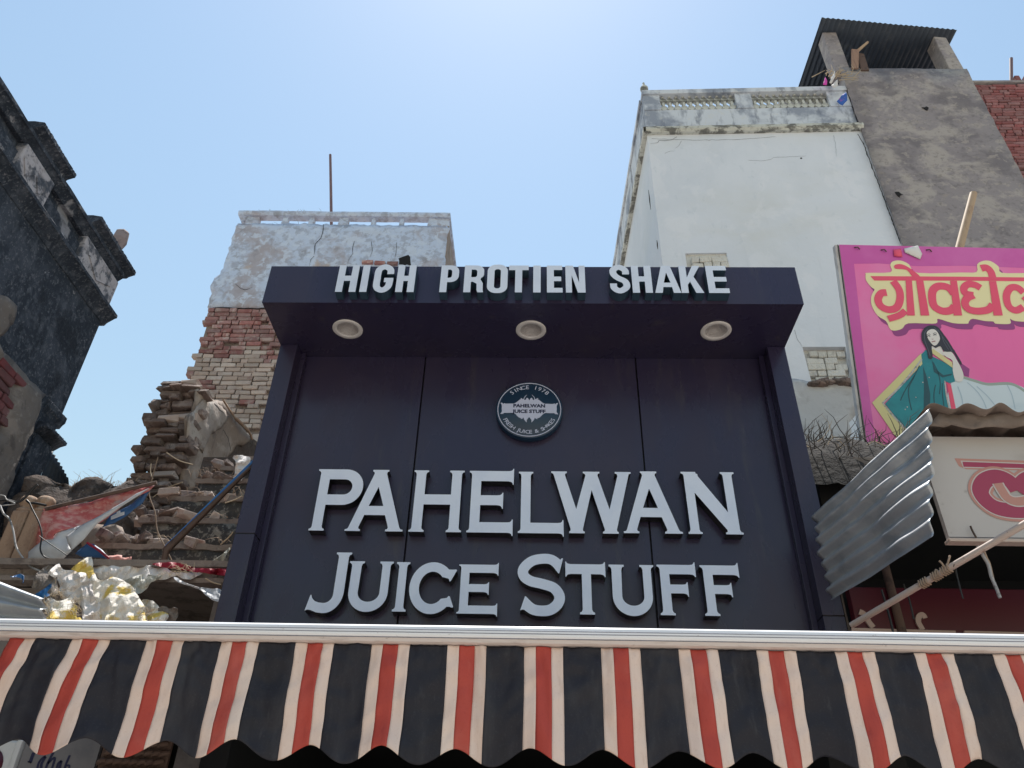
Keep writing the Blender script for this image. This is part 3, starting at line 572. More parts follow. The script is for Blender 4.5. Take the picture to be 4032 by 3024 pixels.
# ------------------------------------------------------------------ old brick house behind, left
def TW(x, z, d=0): return (x, 9 + .0156*(x+5) + d, z)           # its front plane
tw = thing('brick_tower_house', 'ruined narrow brick house with peeling pale blue plaster top', 'house', (-3.2, 10.4, 0))
ZPL = 9.225
b = MB(); b.hexa([TW(-4.99,0,.06), TW(-1.47,0,.06), TW(-1.47,0,3.2), TW(-4.99,0,3.2), TW(-4.97,11.03,.06), TW(-1.47,11.03,.06), TW(-1.47,11.03,3.2), TW(-4.97,11.03,3.2)]); b.build('core_wall', M['mortar'], tw)
# plaster skin with its broken lower and left edge
pl = jag([(-5.03,ZPL),(-3.0,ZPL+.03),(-1.46,ZPL),(-1.45,11.05),(-4.965,11.05),(-4.975,10.2),(-4.985,9.9),(-5.06,9.82),(-5.075,9.6),(-5.02,9.5)], .07, .035, 3)
def tp(a, c, e): return TW(a, c, -.012 + .02*max(0, 1-e/.03) - .010*fbm((a*1.7, c*1.7, 2), 4))
relief(pl, .085, tp).build('plaster', M['blue_plaster'], tw, solid=.02)
b = MB(); b.hexa([TW(-1.468,0,.0), TW(-1.444,0,.0), TW(-1.444,0,3.2), TW(-1.468,0,3.2), TW(-1.468,11.05,.0), TW(-1.444,11.05,.0), TW(-1.444,11.05,3.2), TW(-1.468,11.05,3.2)]); b.build('side_plaster', M['old_plaster'], tw)
for a, c in ((-4.86,-4.63),(-4.25,-4.147),(-3.808,-3.705),(-3.30,-3.134),(-2.762,-2.681),(-2.289,-2.208),(-1.815,-1.444)):
    for d in (0, 3.05):
        b = MB(); b.hexa([TW(a+random.uniform(-.01,.01),11.04,d), TW(c,11.04,d), TW(c,11.04,d+.11), TW(a,11.04,d+.11), TW(a+.012,11.24,d+.012), TW(c-.006,11.24,d+.012), TW(c-.006,11.24,d+.10), TW(a+.012,11.24,d+.10)])
        b.build('parapet_post', M['blue_plaster'], tw, bevel=.012)
for d0, d1, x0, x1 in ((-.05, .105, -4.99, -1.44), (3.05, 3.22, -4.99, -1.44), (.108, 3.045, -4.99, -4.84), (.108, 3.045, -1.58, -1.44)):
    n = 26; up = []; lo = []
    b = MB()
    P = [[TW(x0+(x1-x0)*i/n, z+.012*noise.noise((i*.7, z*9, d0)), d) for i in range(n+1)] for z, d in ((11.225,d0+.02),(11.27,d0),(11.315,d0+.006),(11.325,d0+.06),(11.325,d1),(11.225,d1),(11.225,d0+.02))]
    b.grid(P, 0, False); b.add([r[0] for r in P[:-1]], [(0,1,2,3,4,5)]); b.add([r[-1] for r in P[:-1]], [(5,4,3,2,1,0)])
    b.build('coping', M['blue_plaster'], tw)
def crack(pts2, w, fn, parent, m='crack', name='crack'):
    P = []
    for i in range(len(pts2)-1):
        a, c = Vector(pts2[i]), Vector(pts2[i+1]); k = max(2, int((c-a).length/.05))
        for j in range(k): q = a.lerp(c, j/k); P.append((q.x+.012*noise.noise((q.x*31,q.y*31,0)), q.y+.012*noise.noise((q.x*31,q.y*31,5))))
    P.append(pts2[-1]); mb = MB(); n = len(P); L = []; Rr = []
    for i, p in enumerate(P):
        t = (Vector(P[min(i+1,n-1)])-Vector(P[max(i-1,0)])).normalized(); ww = w*(.35+.9*abs(noise.noise((i*.5,p[0],p[1]))))*min(1,(n-1-i)/3+.2)
        L.append(fn(p[0]-t.y*ww, p[1]+t.x*ww)); Rr.append(fn(p[0]+t.y*ww, p[1]-t.x*ww))
    mb.grid([L, Rr], 0, False); return mb.build(name, M[m], parent, solid=.002)
tf = lambda a, c: TW(a, c, -.028 - .010*fbm((a*1.7, c*1.7, 2), 4))
crack([(-3.52,11.026),(-3.508,10.842),(-3.518,10.705),(-3.582,10.569),(-3.564,10.334)], .010, tf, tw)
crack([(-3.559,10.305),(-3.598,10.217),(-3.597,10.088)], .005, tf, tw)
crack([(-2.957,10.64),(-2.964,10.462),(-2.941,10.374),(-2.989,10.257),(-2.993,10.142)], .005, tf, tw)
crack([(-4.679,9.691),(-4.585,9.597),(-4.507,9.571),(-4.406,9.627)], .006, tf, tw)
crack([(-2.688,10.644),(-2.64,10.438),(-2.654,10.292)], .005, tf, tw)
crack([(-2.265,10.622),(-2.251,10.299)], .006, tf, tw)
hb = jag([(-2.182,10.141),(-2.186,10.285),(-2.106,10.33),(-2.045,10.354),(-2.002,10.245),(-1.981,10.131)], .05, .03, 2)
MB().plate([hb], lambda a, c, d: TW(a, c, -.030+d), .01).build('hollow', M['hole_shade'], tw)
for i in range(3): put_brick(tw, 'brick_red', TW(-2.68+i*.20, 10.165-.01*i, -.015), .01, .8, 1, 1)
def twkind(x, z): return 'brick_red' if (z + .35*noise.noise((x*1.5, z*1.2, 3)) > 8.45 or noise.noise((x*2.2, z*2.2, 9)) > .33 or (x < -4.75 and noise.noise((x, z*2.5, 1)) > -.1)) else 'brick_tan'
brick_wall(tw, TW, -5.0, -3.72, 6.85, ZPL-.01, .0788, lambda x, z, L: x-L/2 > -5.045-.03*noise.noise((z*9, 0, 0)) and x < -3.72, twkind, .0156, .010, hole=.035)
# weeds on the coping
b = MB()
for i in range(46):
    x = random.choice((-4.1, -3.85, -3.72, -4.5, -4.25))+random.gauss(0, .06); a = random.gauss(0, .5); h = random.uniform(.04, .13)
    z0 = 11.32 if i % 3 else 11.04; d0 = random.uniform(.0, .15); p = TW(x, z0, d0)
    b.tube([p, (p[0]+h*.4*math.sin(a), p[1], p[2]+h*.6), (p[0]+h*math.sin(a), p[1]-.02, p[2]+h*.85)], [.004, .003, .001], 4)
tag(b.build('dry_weeds', M['grass']), 'tiny dry weeds growing along the coping of the brick house', 'weeds', kind='stuff')
MB().tube([(-3.868,10.35,12.236),(-4.05,10.35,13.334),(-4.241,10.35,14.468)], [.030, .028, .026], 8).build('iron_rod', M['rod'])
tag(bpy.data.objects['iron_rod'], 'thin rusty rod standing upright on the brick house roof', 'rod')

# ------------------------------------------------------------------ broken wall stub with brick core
ru = thing('ruined_wall', 'broken wall stub with toothed brick core and torn brown plaster', 'ruined wall', (-3.8, 7.4, 3.4))
b = MB(); b.hexa([(-3.98,6.95,3.4),(-3.62,6.95,3.4),(-3.62,8.95,3.4),(-3.98,8.95,3.4),(-3.95,7.0,6.15),(-3.62,7.0,6.2),(-3.62,8.95,6.75),(-3.95,8.95,6.75)]); b.build('core', M['rubble'], ru)
rw = random.Random(4); z = 3.5; k = 0
while z < 6.3:
    h = rw.uniform(.055, .095); x = -4.06 - .03*noise.noise((z*4, 1, 1)) + (.05 if z > 6.1 else 0); k += 1; off = rw.uniform(-.09, .05)
    lean = max(0, (5.0-z))*.10
    x += off*.7 - lean
    while x < -3.62:
        L = rw.choice((.12, .2, .24, .16)); yj = 6.93 - rw.uniform(-.02, .10) - lean*.6
        if z < 5.95 or x < -3.68: put_brick(ru, 'brick_dark' if rw.random() < .8 else 'brick_tan', (x+L/2, yj, z+h/2), rw.uniform(-.15, .15), (L-.01)/.21, rw.uniform(.9, 1.5), (h-.012)/.066, rw.uniform(-.06, .06), rw.uniform(-.1, .1), True)
        x += L
    z += h
# brick ends showing along the +X face below the plaster
for i in range(70):
    y = rw.uniform(6.95, 7.5); z = 3.45 + rw.random()*1.65
    put_brick(ru, 'brick_dark', (-3.62+rw.uniform(-.03,.05), y, round(z/.085)*.085), math.pi/2+rw.uniform(-.1,.1), rw.uniform(.7,1.2), 1, 1, rw.uniform(-.05,.05), 0, True)
po = jag([(6.764,6.187),(6.878,6.265),(7.049,6.272),(7.257,6.364),(7.468,6.474),(7.681,6.458),(7.91,6.506),(8.401,6.566),(8.27,6.389),(8.08,6.268),(7.939,6.027),(7.698,5.749),(7.498,5.521),(7.38,5.326),(7.222,5.206),(7.03,5.148),(6.864,5.406),(6.85,5.56),(6.694,5.779),(6.816,5.942),(6.79,6.064)], .06, .03, 5)
relief(po, .05, lambda a, c, e: (-3.575+.035*fbm((a*2.2, c*2.2, 0), 4)-.03*max(0, 1-e/.05), a, c)).build('plaster', M['old_plaster'], ru, solid=.03)
pp = jag([(6.861,6.129),(7.181,6.304),(7.501,6.326),(7.513,6.24),(7.237,5.908),(7.188,5.673),(6.872,5.541),(6.733,5.573),(6.653,5.738)], .05, .04, 8)
relief(pp, .05, lambda a, c, e: (-3.540+.035*fbm((a*2.2, c*2.2, 0), 4)-.012*max(0, 1-e/.03), a, c)).build('plaster_layer', M['plaster_grey'], ru, solid=.008)
ed = [(7.197,6.343),(7.408,6.351),(7.642,6.377),(7.873,6.425),(8.094,6.462),(8.224,6.441)]
MB().tube([(-3.5, y, z) for y, z in smooth(ed, 3)], [.012]*6+[.022]*6+[.014]*4, 6).build('plaster_lip', M['concrete_post'], ru)
crack([(7.046,6.198),(7.216,6.218),(7.352,6.259)], .010, lambda a, c: (-3.515, a, c), ru)
crack([(7.428,6.087),(7.597,6.088),(7.756,6.007)], .007, lambda a, c: (-3.515, a, c), ru)
MB().plate([(-4.016,6.482),(-3.993,6.543),(-3.877,6.492),(-3.887,6.441),(-4.019,6.433),], XZ(7.2), .03) if False else None
b = MB(); b.plate([[(-3.85,6.269),(-3.827,6.337),(-3.715,6.288),(-3.675,6.253),(-3.844,6.231)]], XZ(6.9), .05); tag(b.build('tile_fragment', M['lemon']), 'broken painted tile lying on top of the ruined wall', 'tile')

# ------------------------------------------------------------------ steps and terrace between the ruin and the sign
st = thing('ruined_steps', 'weedy lichen-covered stone steps climbing beside the dark sign', 'steps', (-2.5, 5.3, 3.3))
for i, (y, z, xl) in enumerate(((5.0,3.694,-3.02),(5.2,3.977,-2.86),(5.4,4.255,-2.80),(5.6,4.51,-2.72),(5.8,4.74,-2.64),(6.0,4.95,-2.6))):
    zb_ = 3.38 if i == 0 else (3.694,3.977,4.255,4.51,4.74)[i-1]+.004
    rp = [(xl,zb_),(-1.2,zb_),(-1.2,z-.045),(xl,z-.045)]
    relief(rp, .06, lambda a, c, e, y=y: (a, y+.02*fbm((a*4, c*4, y), 4), c)).build('riser', M['mossy'], st, solid=.04)
    n = 30; b = MB()
    P = [[(xl-.03+(-1.2-xl+.03)*j/n, yy+.022*noise.noise((j*.7, y*7, zz*3)), zz+.016*noise.noise((j*.45, y*5, 2))-.02*max(0, noise.noise((j*.8, y*11, 4))-.25)) for j in range(n+1)] for yy, zz in ((y+.02,z-.046),(y-.03,z-.044),(y-.035,z-.006),(y-.01,z),(y+.26,z),(y+.26,z-.046))]
    b.grid(P, 0, False); b.add([r[0] for r in P], [(0,1,2,3,4,5)]); b.build('nosing', M['nosing'], st)
b = MB(); b.box(-3.0, -1.3, 6.1, 6.5, 3.4, 5.0); b.build('core', M['rubble'], st)
rq = random.Random(21)
for i in range(46):
    k = rq.choice((0,0,1,1,2,3,4)); y, z, xl = ((5.0,3.694,-3.02),(5.2,3.977,-2.86),(5.4,4.255,-2.80),(5.6,4.51,-2.72),(5.8,4.74,-2.64))[k]
    put_brick(st, rq.choice(('brick_dark','brick_dark','brick_tan')), (xl-.1+abs(rq.gauss(0,.25)), y+rq.uniform(-.03,.12), z+rq.uniform(.0,.05)), rq.uniform(0,3.1), rq.uniform(.3,.8), rq.uniform(.5,1.1), rq.uniform(.6,1.2), rq.uniform(-.4,.4), rq.uniform(-.4,.4), True)

ls = thing('lower_shop', 'low old shop with moulded ledge heaped with tarpaulins left of the sign', 'shop', (-3.1, 5.6, 0))
b = MB(); b.box(-4.42, -1.83, 4.62, 6.4, 3.30, 3.378); b.build('roof_slab', M['nosing'], ls, bevel=.01)
for z0, z1, y0 in ((3.352,3.40,4.53),(3.262,3.30,4.56)):
    n = 40; P = [[(-4.42+2.59*j/n, yy+.008*noise.noise((j*.8, zz*9, 3)), zz+.005*noise.noise((j*.9, zz*5, 8))) for j in range(n+1)] for yy, zz in ((4.66,z0),(y0,z0+.004),(y0,z1-.004),(4.61,z1),(4.66,z1))]
    b = MB(); b.grid(P, 0, False); b.build('ledge', M['nosing'], ls)
b = MB(); b.box(-4.42, -1.83, 4.60, 4.66, 3.301, 3.351); b.build('frieze', M['nosing'], ls)
for i in range(16):
    MB().lathe((-4.3+i*.155, 4.59, 3.327), [(.0,-.012),(.014,-.010),(.02,0),(.02,.01)], 10, axis='y').build('frieze_boss', M['nosing'], ls)
b = MB(); b.box(-4.42, -2.66, 4.68, 4.8, 0, 3.26).box(-1.98, -1.83, 4.68, 4.8, 0, 3.26).box(-2.66, -1.98, 4.68, 4.8, 0, 2.0); b.build('front_wall', M['plain_wall'], ls)
b = MB(); b.box(-4.42, -4.3, 4.8, 6.3, 0, 3.29).box(-1.95, -1.83, 4.8, 6.3, 0, 3.29).box(-4.3, -1.95, 6.2, 6.3, 0, 3.29); b.build('wall', M['dark_in'], ls)
# rubble wall at the back of the terrace
rp = [(-4.398,4.552),(-4.347,4.658),(-4.284,4.682),(-4.165,4.694),(-4.12,4.683),(-4.076,4.645),(-4.013,4.64),(-3.953,4.674),(-3.876,4.689),(-3.763,4.654),(-3.7,4.649),(-3.646,4.639),(-3.602,4.661),(-3.476,4.646),(-3.407,4.653)] + [(-3.35,3.38),(-4.45,3.38)]
relief(jag(rp, .05, .03, 1), .05, lambda a, c, e: (a, 6.02+.10*fbm((a*3.1, c*3.1, 4), 5)-.10*(4.65-c), c)).build('rubble_wall', M['rubble'], solid=.2)
tag(bpy.data.objects['rubble_wall'], 'low crumbling rubble wall with dry grass behind the torn banner', 'wall')
rp = jag([(-3.433,4.002),(-3.153,4.015),(-3.113,3.858),(-3.118,3.794),(-3.387,3.818)], .06, .04, 6)
relief(rp, .05, lambda a, c, e: (a, 5.42+.05*fbm((a*4, c*4, 1), 4), c)).build('plaster_chunk', M['old_plaster'], solid=.08)
tag(bpy.data.objects['plaster_chunk'], 'slab of pale plaster leaning behind the torn banner', 'plaster slab')
b = MB(); rg = random.Random(3)
for i in range(190):
    x = rg.uniform(-4.05, -3.5); z0 = 4.62+.05*noise.noise((x*4, 0, 0)); h = rg.uniform(.03, .10)*(2.4 if rg.random() < .08 else 1); a = rg.gauss(0, .6)
    b.tube([(x, 6.0, z0-.05), (x+h*.4*math.sin(a), 6.0, z0+h*.6), (x+h*1.1*math.sin(a), 6.0, z0+h*.95)], [.0028, .002, .0008], 3)
tag(b.build('dry_grass', M['straw']), 'dry grass wisps on the rubble wall top', 'grass', kind='stuff')

# ------------------------------------------------------------------ dark mouldy building on the left (wall facing right)
lb = thing('mouldy_building', 'black mouldy old building with moulded cornices at the left edge', 'building', (-5.6, 3.6, 0))
XW = -4.5
b = MB(); b.box(-7.2, XW, -.5, 6.15, 0, 7.0); b.build('wall', M['mould'], lb)
n = 60
def ymould(prof, y0, y1, name, m, par=None, seed=0):
    P = [[(XW+dx+.008*noise.noise((j*.6, dz*8, seed)), y0+(y1-y0)*j/n, dz+.008*noise.noise((j*.5, dz*6, seed+4))) for j in range(n+1)] for dx, dz in prof]
    b = MB(); b.grid(P, 0, False); k = len(prof); b.add([r[0] for r in P], [tuple(range(k))]); b.add([r[-1] for r in P], [tuple(range(k))[::-1]]); return b.build(name, M[m], par or lb)
ymould([(-.1,6.60),(.01,6.60),(.03,6.64),(.09,6.70),(.11,6.71),(.11,6.745),(.02,6.76),(-.1,6.76)], -.5, 6.21, 'cornice', 'mould', seed=1)
ymould([(-.3,6.765),(.012,6.765),(.012,6.86),(-.3,6.86)], -.5, 6.16, 'parapet_base', 'mould_pale', seed=2)
ymould([(-.3,6.862),(-.045,6.862),(-.045,7.12),(-.3,7.12)], -.5, 6.12, 'parapet_panel', 'mould', seed=3)
ymould([(-.32,7.122),(.00,7.122),(.02,7.15),(.06,7.19),(.075,7.195),(.075,7.235),(-.02,7.25),(-.32,7.25)], -.5, 6.13, 'parapet_rail', 'mould', seed=4)
for i, (y0, y1) in enumerate(((2.9,3.35),(4.32,4.75),(5.44,6.10))):
    b = MB(); b.box(-4.86, XW+.045, y0-.02, y1+.02, 6.775, 7.118); pb = b.build('parapet_pier', M['mould_pale'], lb, bevel=.012)
    yc = (y0+y1)/2
    for k in ((-1, 1) if i == 1 else (0,)):
        cy, hw = (yc+k*(y1-y0)*.24, (y1-y0)*.22) if k else (yc, (y1-y0)*.36)
        MB().plate([[(cy-hw, 6.965), (cy, 6.84), (cy+hw, 6.965), (cy, 7.09)]], YZ(XW+.055), .009).build('lozenge', M['mould_pale'], pb, bevel=.003)
    capy0, capy1 = y0-.06, y1+.10
    P = []
    ymould([(-.40,7.252),(.05,7.252),(.07,7.275),(.12,7.30),(.13,7.302),(.13,7.345),(.03,7.365),(-.40,7.365)], capy0, capy1, 'pier_cap', 'mould', seed=6+i)
tag(MB().lathe((-4.60, 6.06, 7.36), [(.085,0),(.09,.05),(.06,.08),(.06,.24),(.085,.34),(.075,.44),(.05,.47),(0,.475)], 6, smooth=False).build('roof_finial', M['finial_stone']), 'small weathered finial on the mouldy parapet end', 'finial')
# lower wall: thicker plaster skin, brick patch, base mouldings
lp = jag([(3.728,5.38),(4.954,5.435),(5.294,5.45),(5.57,5.463),(5.818,5.469),(5.777,5.367),(5.802,5.247),(5.795,5.063),(5.788,4.884),(5.796,4.741),(5.827,4.569),(5.849,4.313)]+[(4.9,3.4),(3.0,3.4),(3.0,5.44)], .08, .04, 3)
brk = jag([(5.009,5.358),(5.203,5.401),(5.34,5.386),(5.454,5.369),(5.481,5.291),(5.452,5.176),(5.46,5.088),(5.416,5.025),(5.526,4.957),(5.517,4.906),(5.429,4.836),(5.369,4.849)]+[(4.9,4.72),(4.2,4.72),(4.2,5.30)], .06, .03, 4)
relief(lp, .07, lambda a, c, e: (-4.42+.03*fbm((a*2.5, c*2.5, 3), 4)-.06*max(0, 1-e/.06)-(.07 if inside((a, c), brk) else 0), a, c)).build('lower_plaster', M['low_plaster'], lb, solid=.02)
brick_wall(lb, lambda y, z, d: (-4.437-d, y, z), 4.2, 5.75, 4.60, 5.42, .078, lambda y, z, L: inside((y, z), brk), lambda x, z: 'brick_maroon', math.pi/2, .005, hole=.02)
for z0, z1, dx, ym in ((5.40,5.46,.03,6.20),(5.185,5.215,.10,6.24)):
    ymould([(-.2,z0-.06),(.0,z0-.06),(dx*.5,z0-.02),(dx,z0),(dx,z1),(0,z1+.02),(-.2,z1+.02)], 5.88, ym, 'band_moulding', 'mould', seed=int(z0*10))
b = MB(); b.box(-4.72, -4.47, 5.9, 6.17, 3.4, 5.12); b.build('corner_pier', M['mould'], lb, bevel=.01)
# bleached patches where plaster skin survives high on the wall
for k, pts in enumerate(([(4.825,5.815),(4.909,5.873),(5.057,5.877),(5.105,5.747),(5.077,5.634),(5.038,5.514)]+[(4.2,5.6),(4.2,6.1)], [(5.022,6.827),(5.1,6.863),(5.206,6.861),(5.213,6.814),(5.122,6.795)], [(6.024,6.68),(6.139,6.74),(6.14,6.648),(6.047,6.626)])):
    relief(jag(pts, .05, .03, k), .05, lambda a, c, e: (-4.482+.012*fbm((a*5, c*5, 1), 3)-.012*max(0, 1-e/.03), a, c)).build('plaster_patch', M['low_plaster' if k == 0 else 'mould_pale'], lb, solid=.008)
# corrugated scrap showing past the corner
def corr(name, c00, c10, c01, c11, waves, amp, m, parent=None, nu=None, nv=14, dent=.01, nrm=None, tear=0, seed=0, solid=.0015):
    """u runs across the corrugation (c0x->c1x), v along it"""
    c00, c10, c01, c11 = map(Vector, (c00, c10, c01, c11)); nu = nu or waves*8; N_ = nrm or (c10-c00).cross(c01-c00).normalized(); P = []
    for i in range(nu+1):
        u = i/nu; row = []
        for j in range(nv+1):
            v = j/nv; p = c00.lerp(c10, u).lerp(c01.lerp(c11, u), v)
            d = amp*math.sin(2*math.pi*waves*u) + dent*noise.noise((u*3+seed, v*2.4, seed*.7)) + dent*.35*noise.noise((u*9+seed, v*7, 1.5))
            q = p + N_*d
            if tear: q += (c01-c00)*tear*noise.noise((u*waves*1.3, seed, 0))*(v-.5)
            row.append(q)
        P.append(row)
    b = MB(); b.grid(P); return b.build(name, m, parent, solid=solid)
o = corr('tin_scrap', (-5.15,7.1,4.6), (-5.15,8.3,4.9), (-5.15,7.1,5.62), (-5.15,7.55,5.5), 8, .02, M['tin_dark'], nrm=Vector((1,0,0)))
tag(o, 'dark corrugated tin scrap behind the mouldy building corner', 'tin sheet')

# two posts with lotus finials
for i, x in enumerate((-3.455, -3.338)):
    t = thing('finial_post', ('ochre lime post with lotus knob nearest the left edge', 'ochre lime post with lotus knob beside the torn banner')[i], 'post', (x, 4.76, 3.2), 'lime posts with lotus knobs')
    w = .053
    b = MB(); b.hexa([(x-w*1.02,4.70,3.2),(x+w*1.02,4.70,3.2),(x+w*1.02,4.82,3.2),(x-w*1.02,4.82,3.2),(x-w,4.705,3.805),(x+w,4.705,3.805),(x+w,4.815,3.805),(x-w,4.815,3.805)]); b.build('shaft', M['concrete_post'], t, bevel=.012)
    MB().lathe((x, 4.76, 3.80), [(.05,0),(.058,.01),(.058,.022),(.042,.03),(.036,.042),(.046,.052),(.05,.058)], 20).build('collar', M['concrete_post'], t)
    P = []
    for r, h in ((.044,.056),(.053,.068),(.056,.085),(.053,.102),(.042,.118),(.022,.128),(0,.131)):
        P.append([(x+r*(1+.09*abs(math.sin(a*5)))*math.cos(a), 4.76+r*(1+.09*abs(math.sin(a*5)))*math.sin(a), 3.80+h) for a in [2*math.pi*k/40 for k in range(40)]])
    b = MB(); b.grid(P, 0, True, True); b.build('lotus_knob', M['concrete_post'], t)

# ------------------------------------------------------------------ torn banner
bn = thing('torn_banner', 'torn red and white flex banner drooping from a rusty bar', 'banner', (-2.95, 4.7, 3.4))
MB().tube([(-3.256,4.66,3.791),(-2.562,4.66,3.996)], .014, 6).build('bar', M['frame_brown'], bn)
rp = [(-3.267,3.794),(-2.98,3.878),(-2.586,3.995),(-2.608,3.947),(-2.746,3.834),(-2.96,3.682),(-3.041,3.649),(-3.115,3.599),(-3.104,3.528),(-3.259,3.518),(-3.262,3.646)]
relief(rp, .02, lambda a, c, e: (a, 4.69+.06*math.sin((a+c)*9)*min(1, (4.0-c)*2.5)+.02*fbm((a*6, c*6, 2), 3), c)).build('red_face', M['flex_red'], bn, solid=.003)
rp = [(-2.568,3.923),(-2.701,3.797),(-2.834,3.665),(-2.888,3.544),(-2.936,3.477),(-2.973,3.52),(-3.006,3.57),(-2.926,3.655),(-2.825,3.73),(-2.714,3.814),(-2.642,3.882)]
relief(rp, .016, lambda a, c, e: (a, 4.60-.35*e+.008*fbm((a*6, c*6, 2), 2), c)).build('white_fold', M['flex_white'], bn, solid=.003)
rp = [(-2.947,3.673),(-3.032,3.587),(-2.996,3.529),(-2.96,3.49),(-3.003,3.443),(-3.096,3.43),(-3.229,3.428),(-3.255,3.486),(-3.205,3.541),(-3.119,3.598),(-3.108,3.631)]
relief(rp, .018, lambda a, c, e: (a, 4.65-.45*min(e, .06)+.015*fbm((a*9, c*9, 5), 3), c)).build('grey_fold', M['flex_white'], bn, solid=.003)
rp = [(-2.602,3.981),(-2.638,3.862),(-2.72,3.773),(-2.781,3.718),(-2.858,3.684),(-2.825,3.759),(-2.708,3.861)]
relief(rp, .018, lambda a, c, e: (a, 4.70+.02*fbm((a*9, c*9, 5), 2), c)).build('blue_edge', M['flex_blue'], bn, solid=.003)
rp = [(-2.895,3.549),(-2.947,3.482),(-2.894,3.459),(-2.775,3.457),(-2.704,3.446),(-2.776,3.507),(-2.85,3.55)]
relief(rp, .018, lambda a, c, e: (a, 4.66-.3*e, c)).build('blue_flap', M['flex_blue'], bn, solid=.003)
MB().tube([(-2.868,4.62,3.541),(-2.777,4.62,3.491),(-2.693,4.62,3.438)], .008, 5).build('red_hem', M['crimson'], bn)
rp = [(-2.801,3.746),(-2.769,3.768),(-2.772,3.78),(-2.752,3.789),(-2.747,3.772),(-2.722,3.781),(-2.716,3.76),(-2.793,3.722)]
MB().plate([rp], XZ(4.665), .003).build('print', M['flex_white'], bn)
rp = [(-2.815,3.517),(-2.742,3.526),(-2.706,3.523),(-2.701,3.507),(-2.638,3.512),(-2.629,3.48),(-2.728,3.483),(-2.783,3.49)]
o = relief(rp, .02, lambda a, c, e: (a, 4.78-.3*e+.02*noise.noise((a*20,c*20,0)), c)).build('coral_scrap', M['pinkrag'], solid=.004); tag(o, 'faded coral plastic scrap on the ledge beside the banner', 'scrap')

# ------------------------------------------------------------------ heap of tarpaulins
def cloth(name, label, pts, y, m, bulge, fold, seed, res=.010, lean=0, jg=.03, grow=1.07, cat='tarpaulin', group='tarpaulins heaped on the ledge'):
    cx = sum(p[0] for p in pts)/len(pts); cz = sum(p[1] for p in pts)/len(pts); pts = [(cx+(p[0]-cx)*grow, cz+(p[1]-cz)*grow) for p in pts]
    P = jag(smooth(pts, 3, True), .025, jg, seed); zm = min(p[1] for p in P)
    rc = random.Random(seed*13+1); cs = []
    for k in range(9):
        th = rc.uniform(0, math.pi) if k > 2 else math.pi*rc.uniform(-.14, .14)
        fr = (4.5, 7, 9, 8, 12, 15, 19, 24, 31)[k]; cs.append((math.cos(th)*fr, math.sin(th)*fr, rc.random(), rc.uniform(.5, .95)*(.42, .48, .5, .5, .5, .45, .36, .30, .26)[k]/fr))
    def fn(a, c, e):
        wx = a+.022*noise.noise((a*5, c*5, seed)); wz = c+.022*noise.noise((a*5, c*5, seed+5)); cr = 0
        for fx_, fz_, ph, am in cs: cr += am*(abs(((wx*fx_+wz*fz_+ph) % 1)-.5)*2-.5)
        yy = y + lean*(c-zm) - bulge*.22*(1-math.exp(-e/.03)) + cr*.62; k = yy/y        # sheets lie back on the heap
        return ((a+.006*noise.noise((a*30, c*30, 3)))*k, yy, 1.6+(c-1.6)*k)
    o = relief(P, res, fn, smooth_=False).build(name, M[m], solid=.003); tag(o, label, cat, group); return o
cloth('tarpaulin', 'big dirty white woven sheet at the left of the heap', [(-2.834,3.229),(-2.809,3.271),(-2.766,3.247),(-2.706,3.234),(-2.673,3.217),(-2.619,3.218),(-2.582,3.17),(-2.544,3.116),(-2.484,3.036),(-2.425,2.958),(-2.512,2.944),(-2.562,2.956),(-2.587,3.028),(-2.634,3.067),(-2.719,3.079),(-2.759,3.154),(-2.795,3.194)], 4.34, 'tarp_w', .10, .03, 1, lean=.35)
cloth('tarpaulin', 'white sheet with yellow stain bulging in the middle of the heap', [(-2.675,3.215),(-2.625,3.286),(-2.572,3.251),(-2.526,3.193),(-2.46,3.177),(-2.412,3.174),(-2.344,3.148),(-2.283,3.102),(-2.241,3.049),(-2.197,2.991),(-2.161,2.936),(-2.393,2.929),(-2.446,3.013),(-2.516,3.105),(-2.586,3.192)], 4.28, 'tarp_y', .12, .03, 5, lean=.45)
cloth('tarpaulin', 'crumpled cream sheet along the top of the heap', [(-2.757,3.391),(-2.709,3.377),(-2.664,3.37),(-2.605,3.363),(-2.545,3.353),(-2.451,3.347),(-2.376,3.355),(-2.293,3.338),(-2.202,3.318),(-2.144,3.311),(-2.048,3.291),(-2.107,3.276),(-2.211,3.274),(-2.277,3.259),(-2.377,3.243),(-2.439,3.193),(-2.491,3.227),(-2.545,3.241),(-2.619,3.254),(-2.685,3.325)], 4.50, 'tarp_w', .07, .03, 9, lean=.3)
cloth('tarpaulin', 'grey plastic sheet folded under the cream one', [(-2.464,3.206),(-2.384,3.26),(-2.284,3.276),(-2.229,3.255),(-2.26,3.219),(-2.31,3.177),(-2.357,3.148),(-2.39,3.168)], 4.44, 'tarp_g', .06, .02, 12, lean=.2)
cloth('tarpaulin', 'frayed sheet with a bright yellow patch beside the tin gutter', [(-2.713,3.005),(-2.684,3.031),(-2.629,3.042),(-2.571,3.026),(-2.523,2.982),(-2.498,2.912),(-2.683,2.906),(-2.677,2.96)], 4.2, 'tarp_y', .07, .02, 15, lean=.3, jg=.05)
cloth('tarpaulin', 'small yellow-edged bag at the right end of the heap', [(-2.318,3.093),(-2.268,3.108),(-2.235,3.088),(-2.164,3.055),(-2.123,2.982),(-2.23,2.98),(-2.266,3.033)], 4.42, 'tarp_y', .07, .02, 19, lean=.3)
cloth('rag', 'grey dusty rag bundled left of the white sheet', [(-2.97,3.173),(-2.959,3.237),(-2.908,3.288),(-2.86,3.253),(-2.823,3.19),(-2.801,3.127),(-2.856,3.126),(-2.921,3.153)], 4.40, 'rag', .07, .03, 22, lean=.3, cat='rag', group=None)
